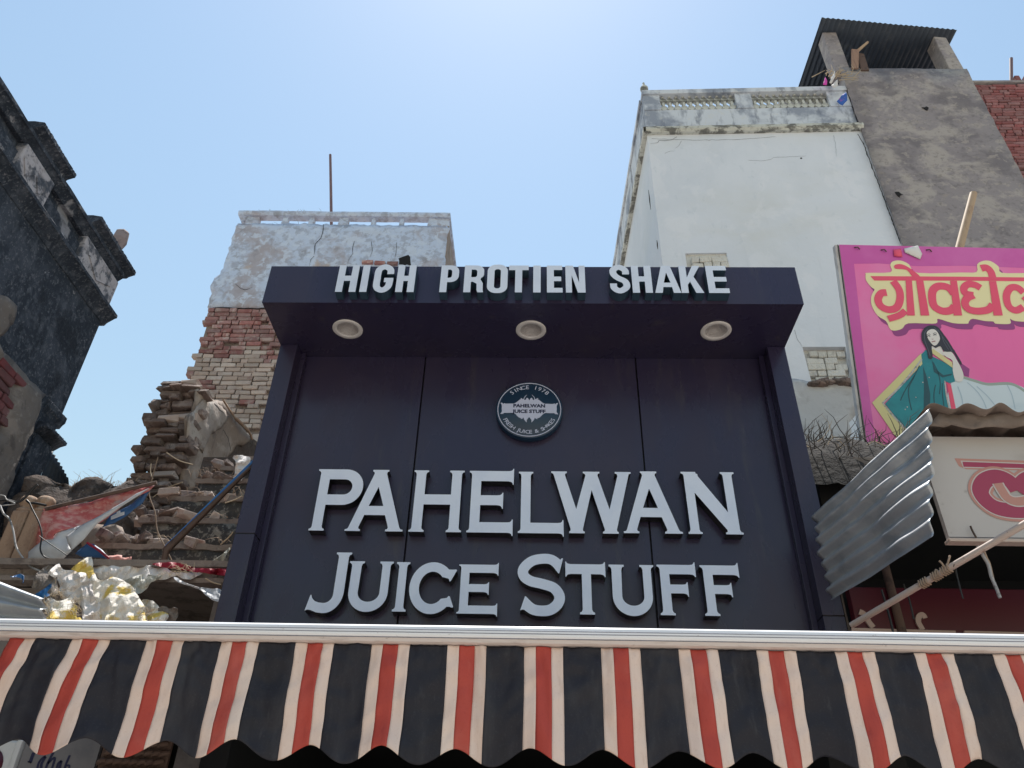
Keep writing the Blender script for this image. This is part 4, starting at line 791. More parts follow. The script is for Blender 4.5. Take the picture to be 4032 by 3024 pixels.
cloth('rag', 'dark rag with torn paper lying by the shop opening', [(-2.185,3.058),(-2.134,3.072),(-2.102,3.08),(-2.07,2.999),(-2.147,2.994)], 4.45, 'rag', .05, .02, 25, cat='rag', group=None)
cloth('plastic_sheet', 'white plastic strip hanging below the ledge beside the sign', [(-2.145,3.25),(-2.079,3.223),(-2.019,3.206),(-1.946,3.193),(-1.864,3.18),(-1.857,3.111),(-1.912,3.138),(-1.951,3.158),(-2.001,3.192),(-2.121,3.226)], 4.45, 'flex_white', .03, .01, 29, cat='plastic sheet', group=None, jg=.01)
cloth('cloth', 'dark crimson cloth rolled on the ledge beside the sign', [(-2.326,3.358),(-2.235,3.366),(-2.147,3.357),(-2.07,3.336),(-1.892,3.331),(-1.875,3.291),(-2.02,3.307),(-2.137,3.32),(-2.271,3.34)], 4.50, 'crimson', .04, .01, 31, cat='cloth', group=None, jg=.006)
cloth('plastic_sheet', 'yellowed plastic wisp leaning on the steps beside the sign', [(-2.169,3.491),(-2.115,3.552),(-2.054,3.626),(-2.049,3.586),(-2.101,3.496)], 4.88, 'tarp_g', .03, .01, 33, cat='plastic sheet', group=None, jg=.02)
for k, (u, pts) in enumerate((('blue plastic tuft on the ledge above the tin gutter', [(-3.12,3.221),(-3.097,3.232),(-3.052,3.207),(-3.041,3.186),(-3.07,3.182),(-3.107,3.196)]), ('blue plastic shred tucked beside the white sheet', [(-2.768,3.065),(-2.721,3.079),(-2.698,3.053),(-2.697,3.014),(-2.721,3.026),(-2.74,3.052)]))):
    cloth('plastic_shred', u, pts, (4.40, 4.15)[k], 'blue_poly', .03, .02, 40+k, res=.012, jg=.06, cat='plastic shred', group=None)
b = MB(); rg = random.Random(9)
for i in range(120):
    p = rg.choice([(-2.635,4.1,2.952),(-2.61,4.1,2.903),(-2.454,4.1,2.924),(-2.471,4.1,2.974),(-2.577,4.1,2.897),(-2.067,4.1,2.911),(-2.606,4.1,3.03),(-2.566,4.1,3.008),(-1.972,4.1,3.163),(-1.912,4.1,3.158)]); a = rg.uniform(0, 6.3); h = rg.uniform(.015, .05)
    p = (p[0]+rg.gauss(0,.012), p[1]-.03+rg.gauss(0,.02), p[2]+rg.gauss(0,.015)); b.tube([p, (p[0]+h*math.cos(a), p[1]-.012, p[2]+h*math.sin(a)*.7), (p[0]+h*1.6*math.cos(a+.6), p[1]-.01, p[2]+h*1.4*math.sin(a+.6))], [.0016,.0014,.0006], 3)
tag(b.build('frayed_fibres', M['straw']), 'frayed plastic fibres along the tarpaulin edges', 'fibres', kind='stuff')
o = corr('tin_gutter', (-2.717,3.5,2.931), (-2.615,3.5,2.695), (-2.281,3.5,2.789), (-2.246,3.5,2.693), 2, .022, M['galv'], nv=20, dent=.006, seed=3)
tag(o, 'curved galvanised tin sheet poking in at lower left', 'tin sheet')

# cables, bars, twigs
MB().tube(smooth([(-3.489,4.55,3.762),(-3.443,4.55,3.705),(-3.389,4.55,3.666),(-3.332,4.55,3.587),(-3.27,4.55,3.478),(-3.197,4.55,3.403),(-3.133,4.55,3.351),(-3.04,4.55,3.315)], 6), .0065, 6).build('cable', M['cable_w']); tag(bpy.data.objects['cable'], 'pale loose cable drooping in front of the lotus posts', 'cable')
for i, (pts, lab) in enumerate((([(-3.568,4.6,3.81),(-3.496,4.6,3.824),(-3.42,4.6,3.808),(-3.376,4.6,3.855),(-3.352,4.6,3.914),(-3.331,4.6,3.94)], 'black cable looped up over the lotus posts'), ([(-3.365,4.6,3.825),(-3.334,4.6,3.805),(-3.303,4.6,3.805),(-3.22,4.6,3.79)], 'short black cable end tied round the right lotus post'),
                  ([(-3.303,4.55,3.785),(-3.253,4.55,3.724),(-3.185,4.55,3.644),(-3.134,4.55,3.558),(-3.113,4.55,3.473),(-3.081,4.55,3.427),(-3.028,4.55,3.402),(-2.932,4.55,3.399),(-2.802,4.55,3.401)], 'thin black cable hanging across the torn banner'), ([(-3.542,4.58,3.851),(-3.508,4.58,3.843),(-3.483,4.58,3.818),(-3.417,4.58,3.79),(-3.481,4.58,3.777),(-3.527,4.58,3.776)], 'pale wire loop at the left edge on the posts'), ([(-3.116,4.5,3.532),(-3.041,4.5,3.487),(-2.913,4.5,3.417),(-2.887,4.5,3.394)], 'thin wire crossing the grey banner fold'))):
    o = MB().tube(smooth(pts, 5), (.009, .008, .005, .004, .003)[i], 6).build('cable', M['cable' if i != 3 else 'cable_w']); tag(o, lab, 'cable')
o = thing('broken_frame_bar', 'bent blue and brown sign frame bar leaning on the steps', 'bar', (-2.3, 4.8, 3.4))
pA, pB, pC = (-1.988,4.8,4.241),(-2.436,4.8,3.587),(-2.431,4.8,3.487)
MB().tube([pA, pB], .018, 4).build('blue_side', M['blue_poly'], o)
MB().tube([(pA[0]+.006,pA[1]-.012,pA[2]-.028), (pB[0]+.01,pB[1]-.012,pB[2]-.02), (pC[0]+.01,pC[1]-.01,pC[2])], [.012,.026,.02], 4).build('brown_side', M['frame_brown'], o)
rt_ = random.Random(6)
for i, (pts, lab) in enumerate((([(-2.745,4.9,4.327),(-2.737,4.9,4.139),(-2.72,4.9,4.021),(-2.641,4.9,3.89),(-2.585,4.9,3.753),(-2.494,4.9,3.629),(-2.421,4.9,3.532)], 'long thin dry twig dangling in front of the ruined wall'), ([(-3.294,6,4.543),(-3.198,6,4.633),(-3.073,6,4.692)], 'pale twig sticking out of the ruined bricks'), ([(-3.405,6,4.874),(-3.385,6,4.788),(-3.345,6,4.721)], 'short straw hanging on the ruined bricks'),
               ([(-3.407,6.2,5.099),(-3.266,6.2,5.016),(-3.127,6.2,4.976)], 'curved straw on the ruined plaster'), ([(-2.298,5.2,4.111),(-2.227,5.2,4.14),(-2.182,5.2,4.169)], 'dry stalk on the upper step'), ([(-2.168,5,3.7),(-2.124,5,3.752),(-2.101,5,3.795)], 'dry stalk on the lower step'), ([(-1.99,4.5,3.271),(-1.942,4.5,3.247),(-1.886,4.5,3.233)], 'pale straw on the moulded ledge'))):
    o = MB().tube(smooth(pts, 5), .0045, 5).build('twig', M['twig' if i in (0,) else 'straw']); tag(o, lab, 'twig')
b = MB()
for i in range(85):
    x = rt_.uniform(-2.8, -2.0); k = rt_.choice((0,1,2,2,3,3)); y, z = ((5.0,3.70),(5.2,3.98),(5.4,4.26),(5.6,4.52))[k]; a = rt_.uniform(-1.4, 1.4); h = rt_.uniform(.03, .16)
    b.tube([(x, y-.03, z), (x+h*.5*math.sin(a), y-.06, z+h*.4*math.cos(a)), (x+h*1.1*math.sin(a*1.2), y-.08, z+h*.55*math.cos(a*1.3)-.02)], [.0022,.002,.0008], 3)
tag(b.build('dry_stalks', M['twig']), 'tangle of dry stalks over the ruined steps', 'weeds', kind='stuff')
cloth('cloth', 'white rag caught on wires high on the steps beside the sign', [(-2.47,4.691),(-2.405,4.702),(-2.343,4.681),(-2.343,4.595),(-2.372,4.511),(-2.431,4.52),(-2.434,4.616)], 5.55, 'tarp_w', .03, .02, 51, cat='cloth', group=None, jg=.04)

# ------------------------------------------------------------------ pale tall building, right
def CW(x, z, d=0): return (x + .019*d, 8.5 - .019*(x-1.9) + d, z)
def CS(d, z, p=0): return (1.872 - p - .027*d, 8.5 + d, z)         # its left side wall, d metres back
cb = thing('pale_building', 'tall pale lime-washed building with stained parapet', 'building', (3.7, 10.5, 0))
wall = jag([(1.872,5.0),(5.38,5.0),(5.40,10.6),(5.42,12.0),(5.44,12.66),(1.872,12.66)], .12, .012, 2)
w1 = (2.223,9.878),(2.835,9.885),(2.848,9.501),(2.206,9.511); w2 = (3.619,8.108),(4.195,8.109),(4.14,7.559),(3.732,7.533),(3.679,7.682),(3.593,7.702)
W1 = [(2.225,9.30),(2.845,9.30),(2.838,9.888),(2.226,9.885)]; W2 = [(3.63,7.53),(4.165,7.53),(4.195,8.11),(3.62,8.112)]
b = MB(); b.plate([[(1.872,0),(5.46,0),(5.46,12.66),(1.872,12.66)], W1, W2], lambda a, c, d: CW(a, c, d), .25); b.build('front_wall', M['cream_wall'], cb)
for i, (Wn, rw_) in enumerate(((W1, .12), (W2, .105))):
    xs_ = [p[0] for p in Wn]; zs_ = [p[1] for p in Wn]
    b = MB(); b.hexa([CW(min(xs_)-.03,min(zs_)-.03,(.03,.08)[i]),CW(max(xs_)+.03,min(zs_)-.03,(.03,.08)[i]),CW(max(xs_)+.03,min(zs_)-.03,.24),CW(min(xs_)-.03,min(zs_)-.03,.24),CW(min(xs_)-.03,max(zs_)+.03,(.03,.08)[i]),CW(max(xs_)+.03,max(zs_)+.03,(.03,.08)[i]),CW(max(xs_)+.03,max(zs_)+.03,.24),CW(min(xs_)-.03,max(zs_)+.03,.24)])
    bw = b.build('bricked_window', M['whitewash'], cb)
    brick_wall(bw, lambda x, z, d, i=i: CW(x, z, d+(-.035, .02)[i]), min(xs_), max(xs_)+.05, min(zs_), max(zs_), rw_, lambda x, z, L: min(xs_) < x-L/2+.02 and x+L/2 < max(xs_)+.02, lambda x, z: 'whitewash', -.019, .010, bl=.245, hole=.02)
b = MB(); b.plate([[(8.5-8.5,0),(5.2,0),(5.2,12.66),(0,12.66)]], lambda a, c, d: CS(a, c, -d-.003), .25); b.build('side_wall', M['cream_wall'], cb)
def bandX(z0, z1, pr, name, m, x0, x1, seed=0, dd=0):
    n = 70; P = []
    for p_, z in ((.0,z0),(pr*.6,z0+.004),(pr,z0+(z1-z0)*.4),(pr,z1-.01),(pr*.7,z1),(0,z1+.02)):
        P.append([CW(x0+(x1-x0)*j/n, z+.010*noise.noise((j*.5, z*8, seed)), dd-p_-.008*noise.noise((j*.8, z*9, seed+2))) for j in range(n+1)])
    b = MB(); b.grid(P, 0, False); k = len(P); b.add([r[0] for r in P], [tuple(range(k))[::-1]]); b.add([r[-1] for r in P], [tuple(range(k))]); return b.build(name, M[m], cb)
bandX(12.655, 12.77, .10, 'cornice', 'cornice', 1.85, 5.47, 3)
def bandS(z0, z1, pr, name, m, d0, d1, seed=0):
    n = 40; P = []
    for p_, z in ((0,z0),(pr,z0+.01),(pr,z1),(0,z1+.02)): P.append([CS(d0+(d1-d0)*j/n, z+.010*noise.noise((j*.6, z*6, seed)), p_+.006*noise.noise((j*.8, z*9, seed))) for j in range(n+1)])
    b = MB(); b.grid(P[::-1], 0, False); return b.build(name, M[m], cb)
bandS(12.655, 12.77, .07, 'side_cornice', 'cornice', -.08, 5.2, 5)
# parapet: lower wall, piers, top rail, pierced balusters
PZ0, PZ1, PT = 13.335, 13.755, 13.87
def pbox(x0, x1, z0, z1, d0, d1, name, m, bev=.008):
    b = MB(); b.hexa([CW(x0,z0,d0),CW(x1,z0,d0),CW(x1,z0,d1),CW(x0,z0,d1),CW(x0,z1,d0),CW(x1,z1,d0),CW(x1,z1,d1),CW(x0,z1,d1)]); return b.build(name, M[m], cb, bevel=bev)
pbox(1.875, 5.44, 12.79, PZ0, .0, .14, 'parapet_wall', 'parapet')
for x0, x1 in ((1.875,2.17),(3.485,3.77),(5.08,5.44)): pbox(x0, x1, PZ0+.002, PZ1-.002, -.012, .14, 'parapet_pier', 'parapet')
pbox(1.86, 5.44, PZ1, PT, -.04, .16, 'parapet_rail', 'parapet')
pz = (PZ0+PZ1)/2
def outline_bal():
    r = []; hz = (PZ1-PZ0)/2
    for i in range(41):
        t = i/40; z = -hz + 2*hz*t; w = .018
        for cz in (-hz*.5, hz*.5): w = max(w, math.sqrt(max(0, .058**2-(z-cz)**2)))
        for cz, ww in ((-hz, .024), (0, .030), (hz, .024)): w = max(w, ww*(1-abs(z-cz)/.04))
        r.append((w, z))
    return [(w, z) for w, z in r] + [(-w, z) for w, z in r[::-1]]
ob = outline_bal(); hz = (PZ1-PZ0)/2
holes = [[(.026*math.cos(a), cz+.030*math.sin(a)) for a in [2*math.pi*k/10 for k in range(10)]] for cz in (-hz*.5, hz*.5)]
me0 = None
for x0, x1, n in ((2.17,3.485,11),(3.77,5.08,11)):
    for k in range(n):
        x = x0+(x1-x0)*(k+.5)/n; p = CW(x, pz, .03)
        if me0 is None:
            o = MB().plate([ob], lambda a, c, d: (a, d, c), .07).build('baluster', M['cornice']); o.parent = cb; me0 = o.data
        else: o = bpy.data.objects.new('baluster', me0); C.objects.link(o); o.parent = cb
        o.location = Vector(p) - org(cb)
# the left side parapet
def sbox(d0, d1, z0, z1, p0, p1, name, m):
    b = MB(); b.hexa([CS(d0,z0,p0),CS(d1,z0,p0),CS(d1,z0,p1),CS(d0,z0,p1),CS(d0,z1,p0),CS(d1,z1,p0),CS(d1,z1,p1),CS(d0,z1,p1)]); return b.build(name, M[m], cb, bevel=.006)
sbox(.145, 5.2, 12.79, 13.74, -.14, -.003, 'side_parapet', 'parapet'); sbox(.165, 5.2, 13.755, 13.865, -.16, .03, 'side_rail', 'parapet')
for d in (1.6, 3.2, 4.9): sbox(d, d+.3, 12.795, 13.752, -.002, .015, 'side_pier', 'parapet')
tag(MB().lathe(CW(1.93, PT, .06), [(.04,0),(.05,.03),(.03,.06),(.07,.13),(.075,.18),(.04,.25),(.018,.30),(.022,.34),(0,.37)], 14).build('roof_finial', M['cornice']), 'little urn finial on the pale building parapet corner', 'finial')
cf = lambda a, c: CW(a, c, -.004)
crack([(2.366,12.601),(2.265,12.513),(2.148,12.499),(2.057,12.509),(2.029,12.448),(1.912,12.433)], 0.0064, cf, cb, m='crack_soft'); crack([(2.436,12.49),(2.377,12.366),(2.313,12.297)], 0.0040, cf, cb, m='crack_soft')
crack([(2.12,12.179),(2.216,12.229),(2.284,12.227)], 0.0032, cf, cb, m='crack_soft'); crack([(3.47,11.969),(3.666,11.936),(3.828,11.976),(3.881,12.027),(4.194,12.035),(4.419,12.047)], 0.0024, cf, cb, m='crack_soft'); crack([(4.96,12.561),(4.956,12.382),(4.905,12.033)], 0.0024, cf, cb, m='crack_soft')
crack([(1.945,12.559),(2.632,12.503),(3.319,12.494),(4.014,12.553)], 0.0040, cf, cb, m='crack_soft')
crack([(3.57,8.404),(3.568,8.263),(3.592,8.183),(3.62,8.114)], 0.0032, cf, cb, m='crack_soft')
for p in ((4.327,11.994),): MB().plate([circ(p[0], p[1], .018, 10)], lambda a, c, d: CW(a, c, d-.003), .002).build('nail_hole', M['hole_shade'], cb)
for y_, z_, h_ in ((.35,11.45,.24),(.18,10.25,.10)):
    MB().plate([[(y_-.03,z_),(y_,z_-h_),(y_+.03,z_),(y_,z_+h_)]], lambda a, c, d: CS(a, c, .002-d), .004).build('vent_slit', M['hole_shade'], cb)
# lower exposed coat where the lime wash has come away
lo = jag([(3.374,7.572),(3.529,7.562),(3.682,7.506),(3.785,7.506),(3.88,7.533),(4.034,7.559),(4.133,7.605),(4.226,7.558),(4.188,7.295),(4.166,7.101),(4.056,6.997),(3.994,6.911),(4.018,6.825),(3.931,6.691),(3.762,6.558),(3.679,6.428),(3.375,6.444)]+[(3.05,6.35),(2.4,6.35),(2.4,7.58)], .07, .05, 4)
relief(lo, .08, lambda a, c, e: CW(a, c, -.018-.014*fbm((a*2, c*2, 2), 4)+.02*max(0, 1-e/.03))).build('grey_coat', M['white_plaster'], cb, solid=.012)
for i in range(9): put_brick(cb, 'brick_dark', CW(3.62+i*.075+random.uniform(-.02,.02), 7.50+random.uniform(-.03,.03), -.03), random.uniform(-.4,.4), .6, 1, random.uniform(.7,1.3), random.uniform(-.2,.2), 0, True)

# ------------------------------------------------------------------ grey stair tower with tin roof
gt = thing('stair_tower', 'grey cement stair tower topped by a dark tin shelter roof', 'tower', (6.5, 9.2, 0))
GY = 8.38
gl = jag([(5.46,0.0),(7.66,0.0),(7.655,14.30),(5.44,14.36),(5.425,12.6),(5.41,10.0)], .12, .018, 2)
b = MB(); b.box(5.475, 7.64, GY+.05, 10.2, 0, 14.25); b.build('core_wall', M['grey_plaster'], gt)
relief([p for p in gl if True], .35, lambda a, c, e: (a, GY+.012*fbm((a*1.2, c*1.2, 3), 3), c)).build('front_plaster', M['grey_plaster'], gt, solid=.03)
b = MB(); b.hexa([(5.36,GY,14.30),(5.62,GY,14.30),(5.62,GY+.26,14.30),(5.36,GY+.26,14.30),(5.36,GY,15.52),(5.62,GY,15.52),(5.62,GY+.26,15.52),(5.36,GY+.26,15.52)]); b.build('post', M['grey_plaster'], gt, bevel=.015)
b = MB(); b.hexa([(7.38,GY,14.30),(7.63,GY,14.30),(7.63,GY+.3,14.30),(7.38,GY+.3,14.30),(7.38,GY,15.36),(7.60,GY,15.32),(7.60,GY+.3,15.32),(7.38,GY+.3,15.36)]); b.build('post', M['grey_plaster'], gt, bevel=.015)
b = MB(); b.box(5.3, 7.7, 10.0, 10.15, 14.25, 15.6); b.build('back_wall', M['tin_dark'], gt)
corr('roof_sheet', (5.28,8.12,15.57), (7.80,8.30,15.44), (5.28,10.3,15.66), (7.80,10.3,15.52), 26, .014, M['tin_dark'], gt, nrm=Vector((0,0,1)), nu=210, nv=4, dent=.01)
MB().box(4.45, 5.42, 8.76, 9.0, 12.8, 14.15).build('low_wall', M['grey_plaster'], gt)
tf2 = lambda a, c: (a, GY-.022, c)
for p, r in (((6.62,13.16), .05), ((5.62,11.02), .05)):
    MB().plate([jag(circ(p[0], p[1], r, 12), .03, .05, 3)], XZ(GY-.028), .01).build('pit', M['hole_shade'], gt)
crack([(5.304,12.449),(5.343,12.207),(5.339,11.988),(5.344,11.667),(5.343,11.424),(5.352,11.086),(5.352,10.726),(5.352,10.379),(5.353,9.923)], .014, lambda a, c: (a, GY-.05, c), gt)
for k in range(7): crack([(5.55+k*.03, 14.2-k*.05), (5.50+k*.03, 13.3), (5.47+k*.028, 12.8)], .003, tf2, gt, m='grey_plaster', name='trowel_ridge')
t = thing('broken_plank', 'splintered brown plank leaning in the tower opening', 'plank', (5.75, 8.3, 14.3))
MB().hexa([(5.546,8.3,14.167),(5.694,8.3,14.143),(5.699,8.3,14.165),(5.551,8.3,14.188),(5.779,8.3,14.744),(5.857,8.3,14.652),(5.862,8.3,14.675),(5.784,8.3,14.767)] if False else [(5.60,8.30,14.25),(5.72,8.30,14.25),(5.72,8.33,14.25),(5.60,8.33,14.25),(5.70,8.26,14.78),(5.83,8.26,14.76),(5.83,8.29,14.76),(5.70,8.29,14.78)]).build('board', M['wood'], t)
MB().hexa([(5.78,8.34,14.25),(5.92,8.34,14.25),(5.92,8.37,14.25),(5.78,8.37,14.25),(5.82,8.32,14.75),(5.93,8.32,14.72),(5.93,8.35,14.72),(5.82,8.35,14.75)]).build('board', M['frame_brown'], t)
MB().hexa([(5.76,8.28,14.74),(5.80,8.28,14.71),(5.80,8.31,14.71),(5.76,8.31,14.74),(6.00,8.2,14.93),(6.02,8.2,14.90),(6.02,8.23,14.90),(6.00,8.23,14.93)]).build('splinter', M['bamboo'], t)
for i, (pts, m, lab) in enumerate((([(4.962,13.691),(5.052,13.923),(5.059,13.795),(5.02,13.669)], 'kite_p', 'scrap of pink kite paper caught below the tower roof'), ([(5.087,13.753),(5.247,14.093),(5.223,13.921),(5.121,13.731)], 'kite_w', 'scrap of white kite paper caught below the tower roof'), ([(5.095,13.669),(5.243,13.836),(5.224,13.668),(5.132,13.606)], 'kite_w', 'second white kite scrap beside the twigs on the parapet'), ([(5.099,13.217),(5.203,13.358),(5.315,13.48),(5.291,13.256),(5.17,13.096),(5.13,13.136)], 'kite_b', 'blue kite remnant hanging over the parapet'))):
    o = relief(pts, .03, lambda a, c, e: (a, 8.25-.3*e+.02*noise.noise((a*9, c*9, 0)), c)).build('kite_scrap', M[m], solid=.003); tag(o, lab, 'kite scrap')
b = MB(); rk = random.Random(2)
for i in range(26):
    p = Vector((5.28+rk.gauss(0,.12), 8.3, 14.0+rk.gauss(0,.06))); a = rk.gauss(.5, .5); h = rk.uniform(.1, .32)
    b.tube([p, p+Vector((h*.5*math.cos(a), -.05, h*.5*math.sin(a))), p+Vector((h*math.cos(a+.2), -.03, h*math.sin(a+.2)))], [.008,.006,.003], 4)
tag(b.build('twig_nest', M['straw']), 'messy clump of straw and twigs on the parapet corner', 'twigs', kind='stuff')

# ------------------------------------------------------------------ red brick wall at far right
rb = thing('red_brick_house', 'bare red brick house wall at the upper right edge', 'house', (9.0, 9.4, 0))
b = MB(); b.box(7.655, 11.5, 8.99, 12, 0, 14.66); b.build('core_wall', M['mortar'], rb)
brick_wall(rb, lambda x, z, d: (x, 8.93+d, z), 7.67, 9.40, 11.3, 14.70, .0785, lambda x, z, L: x-L/2 > 7.66 and x > 7.55+(14.7-z)*0.0 and (x < 8.1+(z-11.3)*.45+.55), lambda x, z: 'brick_rose', 0, .008, hole=.012)
b = MB(); b.box(7.66, 11.5, 8.90, 9.15, 14.702, 14.76); b.build('coping', M['grey_plaster'], rb, bevel=.01)
tag(MB().tube([(8.922,8.98,14.822),(9.171,8.98,15.57)], .032, 8).build('iron_rod', M['rod']), 'short iron rod on the red brick house roof', 'rod')
for x in (9.06, 9.24): tag(MB().box(x-.045, x+.045, 8.95, 9.05, 14.762, 14.98).build('brick_stub', M['brick_rose'], bevel=.01), 'small brick stub on the roof edge, %s the rod' % ('next to' if x < 9.15 else 'farther from'), 'brick stub')

# ------------------------------------------------------------------ right shop: roof, rubble, bush
rs = thing('right_shop', 'low shop at right under the pink hoarding', 'shop', (3.4, 6.2, 0))
b = MB(); b.box(1.86, 2.0, 4.62, 8.3, 0, 4.1).box(4.9, 5.04, 4.62, 8.3, 0, 4.1).box(2.0, 4.9, 7.0, 7.15, 0, 4.1); b.build('wall', M['dark_in'], rs)
b = MB(); b.box(1.86, 5.04, 4.62, 8.3, 4.1, 4.22); b.build('roof', M['plain_wall'], rs)
b = MB(); b.box(2.005, 4.895, 4.63, 6.9, 4.05, 4.095); b.build('ceiling', M['dark_in'], rs)  # near-black sheet added so the roof underside looks shaded
b = MB(); b.box(2.0, 4.9, 6.4, 6.5, 2.25, 4.09); b.build('back_partition', M['dark_in'], rs)
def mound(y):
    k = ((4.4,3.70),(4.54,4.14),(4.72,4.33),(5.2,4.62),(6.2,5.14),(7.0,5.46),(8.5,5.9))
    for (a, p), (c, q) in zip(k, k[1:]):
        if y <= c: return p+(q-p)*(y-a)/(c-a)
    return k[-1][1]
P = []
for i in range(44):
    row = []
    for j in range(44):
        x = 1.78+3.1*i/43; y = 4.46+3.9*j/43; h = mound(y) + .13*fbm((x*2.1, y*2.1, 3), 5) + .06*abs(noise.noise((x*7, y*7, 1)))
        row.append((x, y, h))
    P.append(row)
b = MB(); b.grid(P); tag(b.build('rubble_mound', M['earth_shade']), 'dark mound of rubble and earth on the right shop roof', 'rubble', kind='stuff')
for i in range(26):
    x = random.uniform(2.3, 3.9); y = random.uniform(6.2, 8.2); z = mound(y)+.06
    o = put_brick(None, 'brick_dark', (x, y, z), random.uniform(0, 3), random.uniform(.8,1.3), 1.2, 1.3, random.uniform(-.5,.5), random.uniform(-.4,.4), True, 'loose_brick')
    tag(o, 'loose broken brick on the dark rubble mound beside the pink hoarding', 'brick', 'loose bricks on the rubble mound')
bush = thing('dry_bush', 'leafless dry bush on the rubble mound between sign and hoarding', 'bush', (2.75, 6.0, 4.7))
b1 = MB(); b2 = MB(); rbn = random.Random(12)
for i in range(420):
    x = rbn.uniform(1.85, 3.2); y = rbn.uniform(4.55, 6.6); p = Vector((x, y, mound(y)-.02)); d = Vector((rbn.gauss(0,.5), rbn.gauss(-.2,.3), rbn.uniform(.2,1))).normalized(); L = rbn.uniform(.12, .38); pts = [p]
    for k in range(4): d = (d + Vector((rbn.gauss(0,.35), rbn.gauss(0,.3), rbn.gauss(-.12,.3)))).normalized(); p = p + d*L/4; pts.append(p)
    (b1 if i % 12 else b2).tube(pts, [.0045,.004,.0032,.0024,.001], 4)
b1.build('twigs', M['greytwig'], bush); b2.build('straw', M['straw'], bush)

# ------------------------------------------------------------------ pink hoarding
BO = Vector((2.8876, 5.4, 6.985)); BR = Vector((.99959, .02879, 0)); BU = Vector((.00716, -.24859, .96858)); BN = Vector((.02789, -.96818, -.24869))
def HB(d0): return lambda a, c, d: tuple(BO + BR*a + BU*c + BN*(d0 - d))
ho = thing('pink_hoarding', 'leaning pink hoarding with Hindi lettering and a printed figure in a teal sari', 'hoarding', tuple(BO + BU*-2.35))
HWD, HHT = 3.0, -2.32
MB().plate([[(0,HHT),(HWD,HHT),(HWD,0),(0,0)]], HB(0), .05, 0, 1).build('face', [M['pink'], M['frame_w']], ho)
MB().plate([[(-.035,HHT),(-.002,HHT),(-.002,.004),(-.035,.004)]], HB(-.012), .055).build('side_frame', M['frame_w'], ho)
MB().plate([[(-.012,HHT),(-.006,HHT),(-.006,.004),(-.012,.004)]], HB(-.006), .004).build('frame_groove', M['crack'], ho)
MB().plate([[(0.001,HHT+.001),(.07,HHT+.001),(.09,-1.0),(.115,-.205),(.35,-.195),(.72,-.215),(1.15,-.20),(HWD,-.23),(HWD,-.001),(0.001,-.001)]], HB(.001), 0).build('magenta_border', M['magenta'], ho)
def art(name, m, loops, lv): MB().plate([list(l) for l in loops], HB(.001+lv*.0010), 0).build(name, M[m], ho)
def brush(name, m, pts, w, lv, sm=True):
    l, r = ribbon(pts, w, 6, sm); d = HB(.001+lv*.0010); b = MB(); b.grid([[d(a, c, 0) for a, c in r], [d(a, c, 0) for a, c in l]], 0, False); return b.build(name, M[m], ho)
blob = [(0.209,-0.316),(0.23,-0.3),(0.447,-0.288),(0.454,-0.213),(0.485,-0.172),(0.559,-0.161),(0.633,-0.2),(0.698,-0.288),(1.103,-0.275),(1.255,-0.266),(1.277,-0.184),(1.342,-0.145),(1.414,-0.148),(1.475,-0.204),(1.491,-0.268),(1.707,-0.266),(2.081,-0.262),(1.969,-0.766),(1.716,-0.773),(1.521,-0.767),(1.476,-0.744),(1.476,-0.783),(1.444,-0.799),(1.333,-0.797),(1.316,-0.776),(1.239,-0.773),(1.131,-0.753),(1.09,-0.785),(1.073,-0.804),(0.94,-0.801),(0.814,-0.761),(0.801,-0.795),(0.756,-0.812),(0.532,-0.814),(0.468,-0.869),(0.395,-0.891),(0.355,-0.872),(0.331,-0.796),(0.262,-0.743),(0.22,-0.635),(0.233,-0.54),(0.27,-0.475),(0.245,-0.452),(0.205,-0.381)]
art('letter_shade', 'pshadow', [smooth([(a+.028, c-.055) for a, c in blob], 3, True)], 1)
art('letter_outline', 'lemon', [smooth(blob, 3, True)], 3)
art('letter_stroke', 'rose', [[(0.25,-0.335),(1.095,-0.32),(2.071,-0.309),(2.062,-0.348),(1.087,-0.362),(0.28,-0.381)]], 5)
art('letter_stroke', 'rose', [smooth([(0.497,-0.211),(0.567,-0.203),(0.646,-0.253),(0.717,-0.333),(0.648,-0.338),(0.599,-0.261),(0.496,-0.251)], 3, True)], 6)
brush('letter_stroke', 'rose', [(0.455,-0.383),(0.496,-0.47),(0.493,-0.565),(0.451,-0.653),(0.376,-0.681),(0.306,-0.649),(0.287,-0.578),(0.325,-0.514),(0.377,-0.505)], .070, 7)
art('letter_stroke', 'rose', [[(0.573,-0.375),(0.631,-0.374),(0.603,-0.735),(0.532,-0.737)]], 8)
art('letter_stroke', 'rose', [[(0.671,-0.373),(0.738,-0.371),(0.736,-0.732),(0.657,-0.734)]], 8)
brush('letter_stroke', 'rose', [(0.523,-0.69),(0.459,-0.738),(0.353,-0.775)], .062, 9)
art('letter_stroke', 'rose', [[(0.989,-0.368),(1.052,-0.366),(1.038,-0.724),(0.96,-0.726)]], 8)
brush('letter_stroke', 'rose', [(1.002,-0.505),(0.96,-0.439),(0.877,-0.425),(0.816,-0.465),(0.792,-0.542),(0.797,-0.633),(0.862,-0.682),(0.941,-0.674),(0.986,-0.632)], .074, 7)
art('letter_stroke', 'rose', [[(1.353,-0.362),(1.419,-0.361),(1.412,-0.715),(1.328,-0.717)]], 8)
brush('letter_stroke', 'rose', [(1.26,-0.435),(1.215,-0.404),(1.152,-0.399),(1.105,-0.439),(1.109,-0.494),(1.181,-0.513)], .068, 7); brush('letter_stroke', 'rose', [(1.181,-0.513),(1.119,-0.542),(1.085,-0.598),(1.106,-0.657),(1.187,-0.677),(1.289,-0.659),(1.341,-0.607)], .070, 10)
brush('letter_stroke', 'rose', [(1.395,-0.335),(1.389,-0.263),(1.357,-0.22),(1.305,-0.227)], .070, 6)
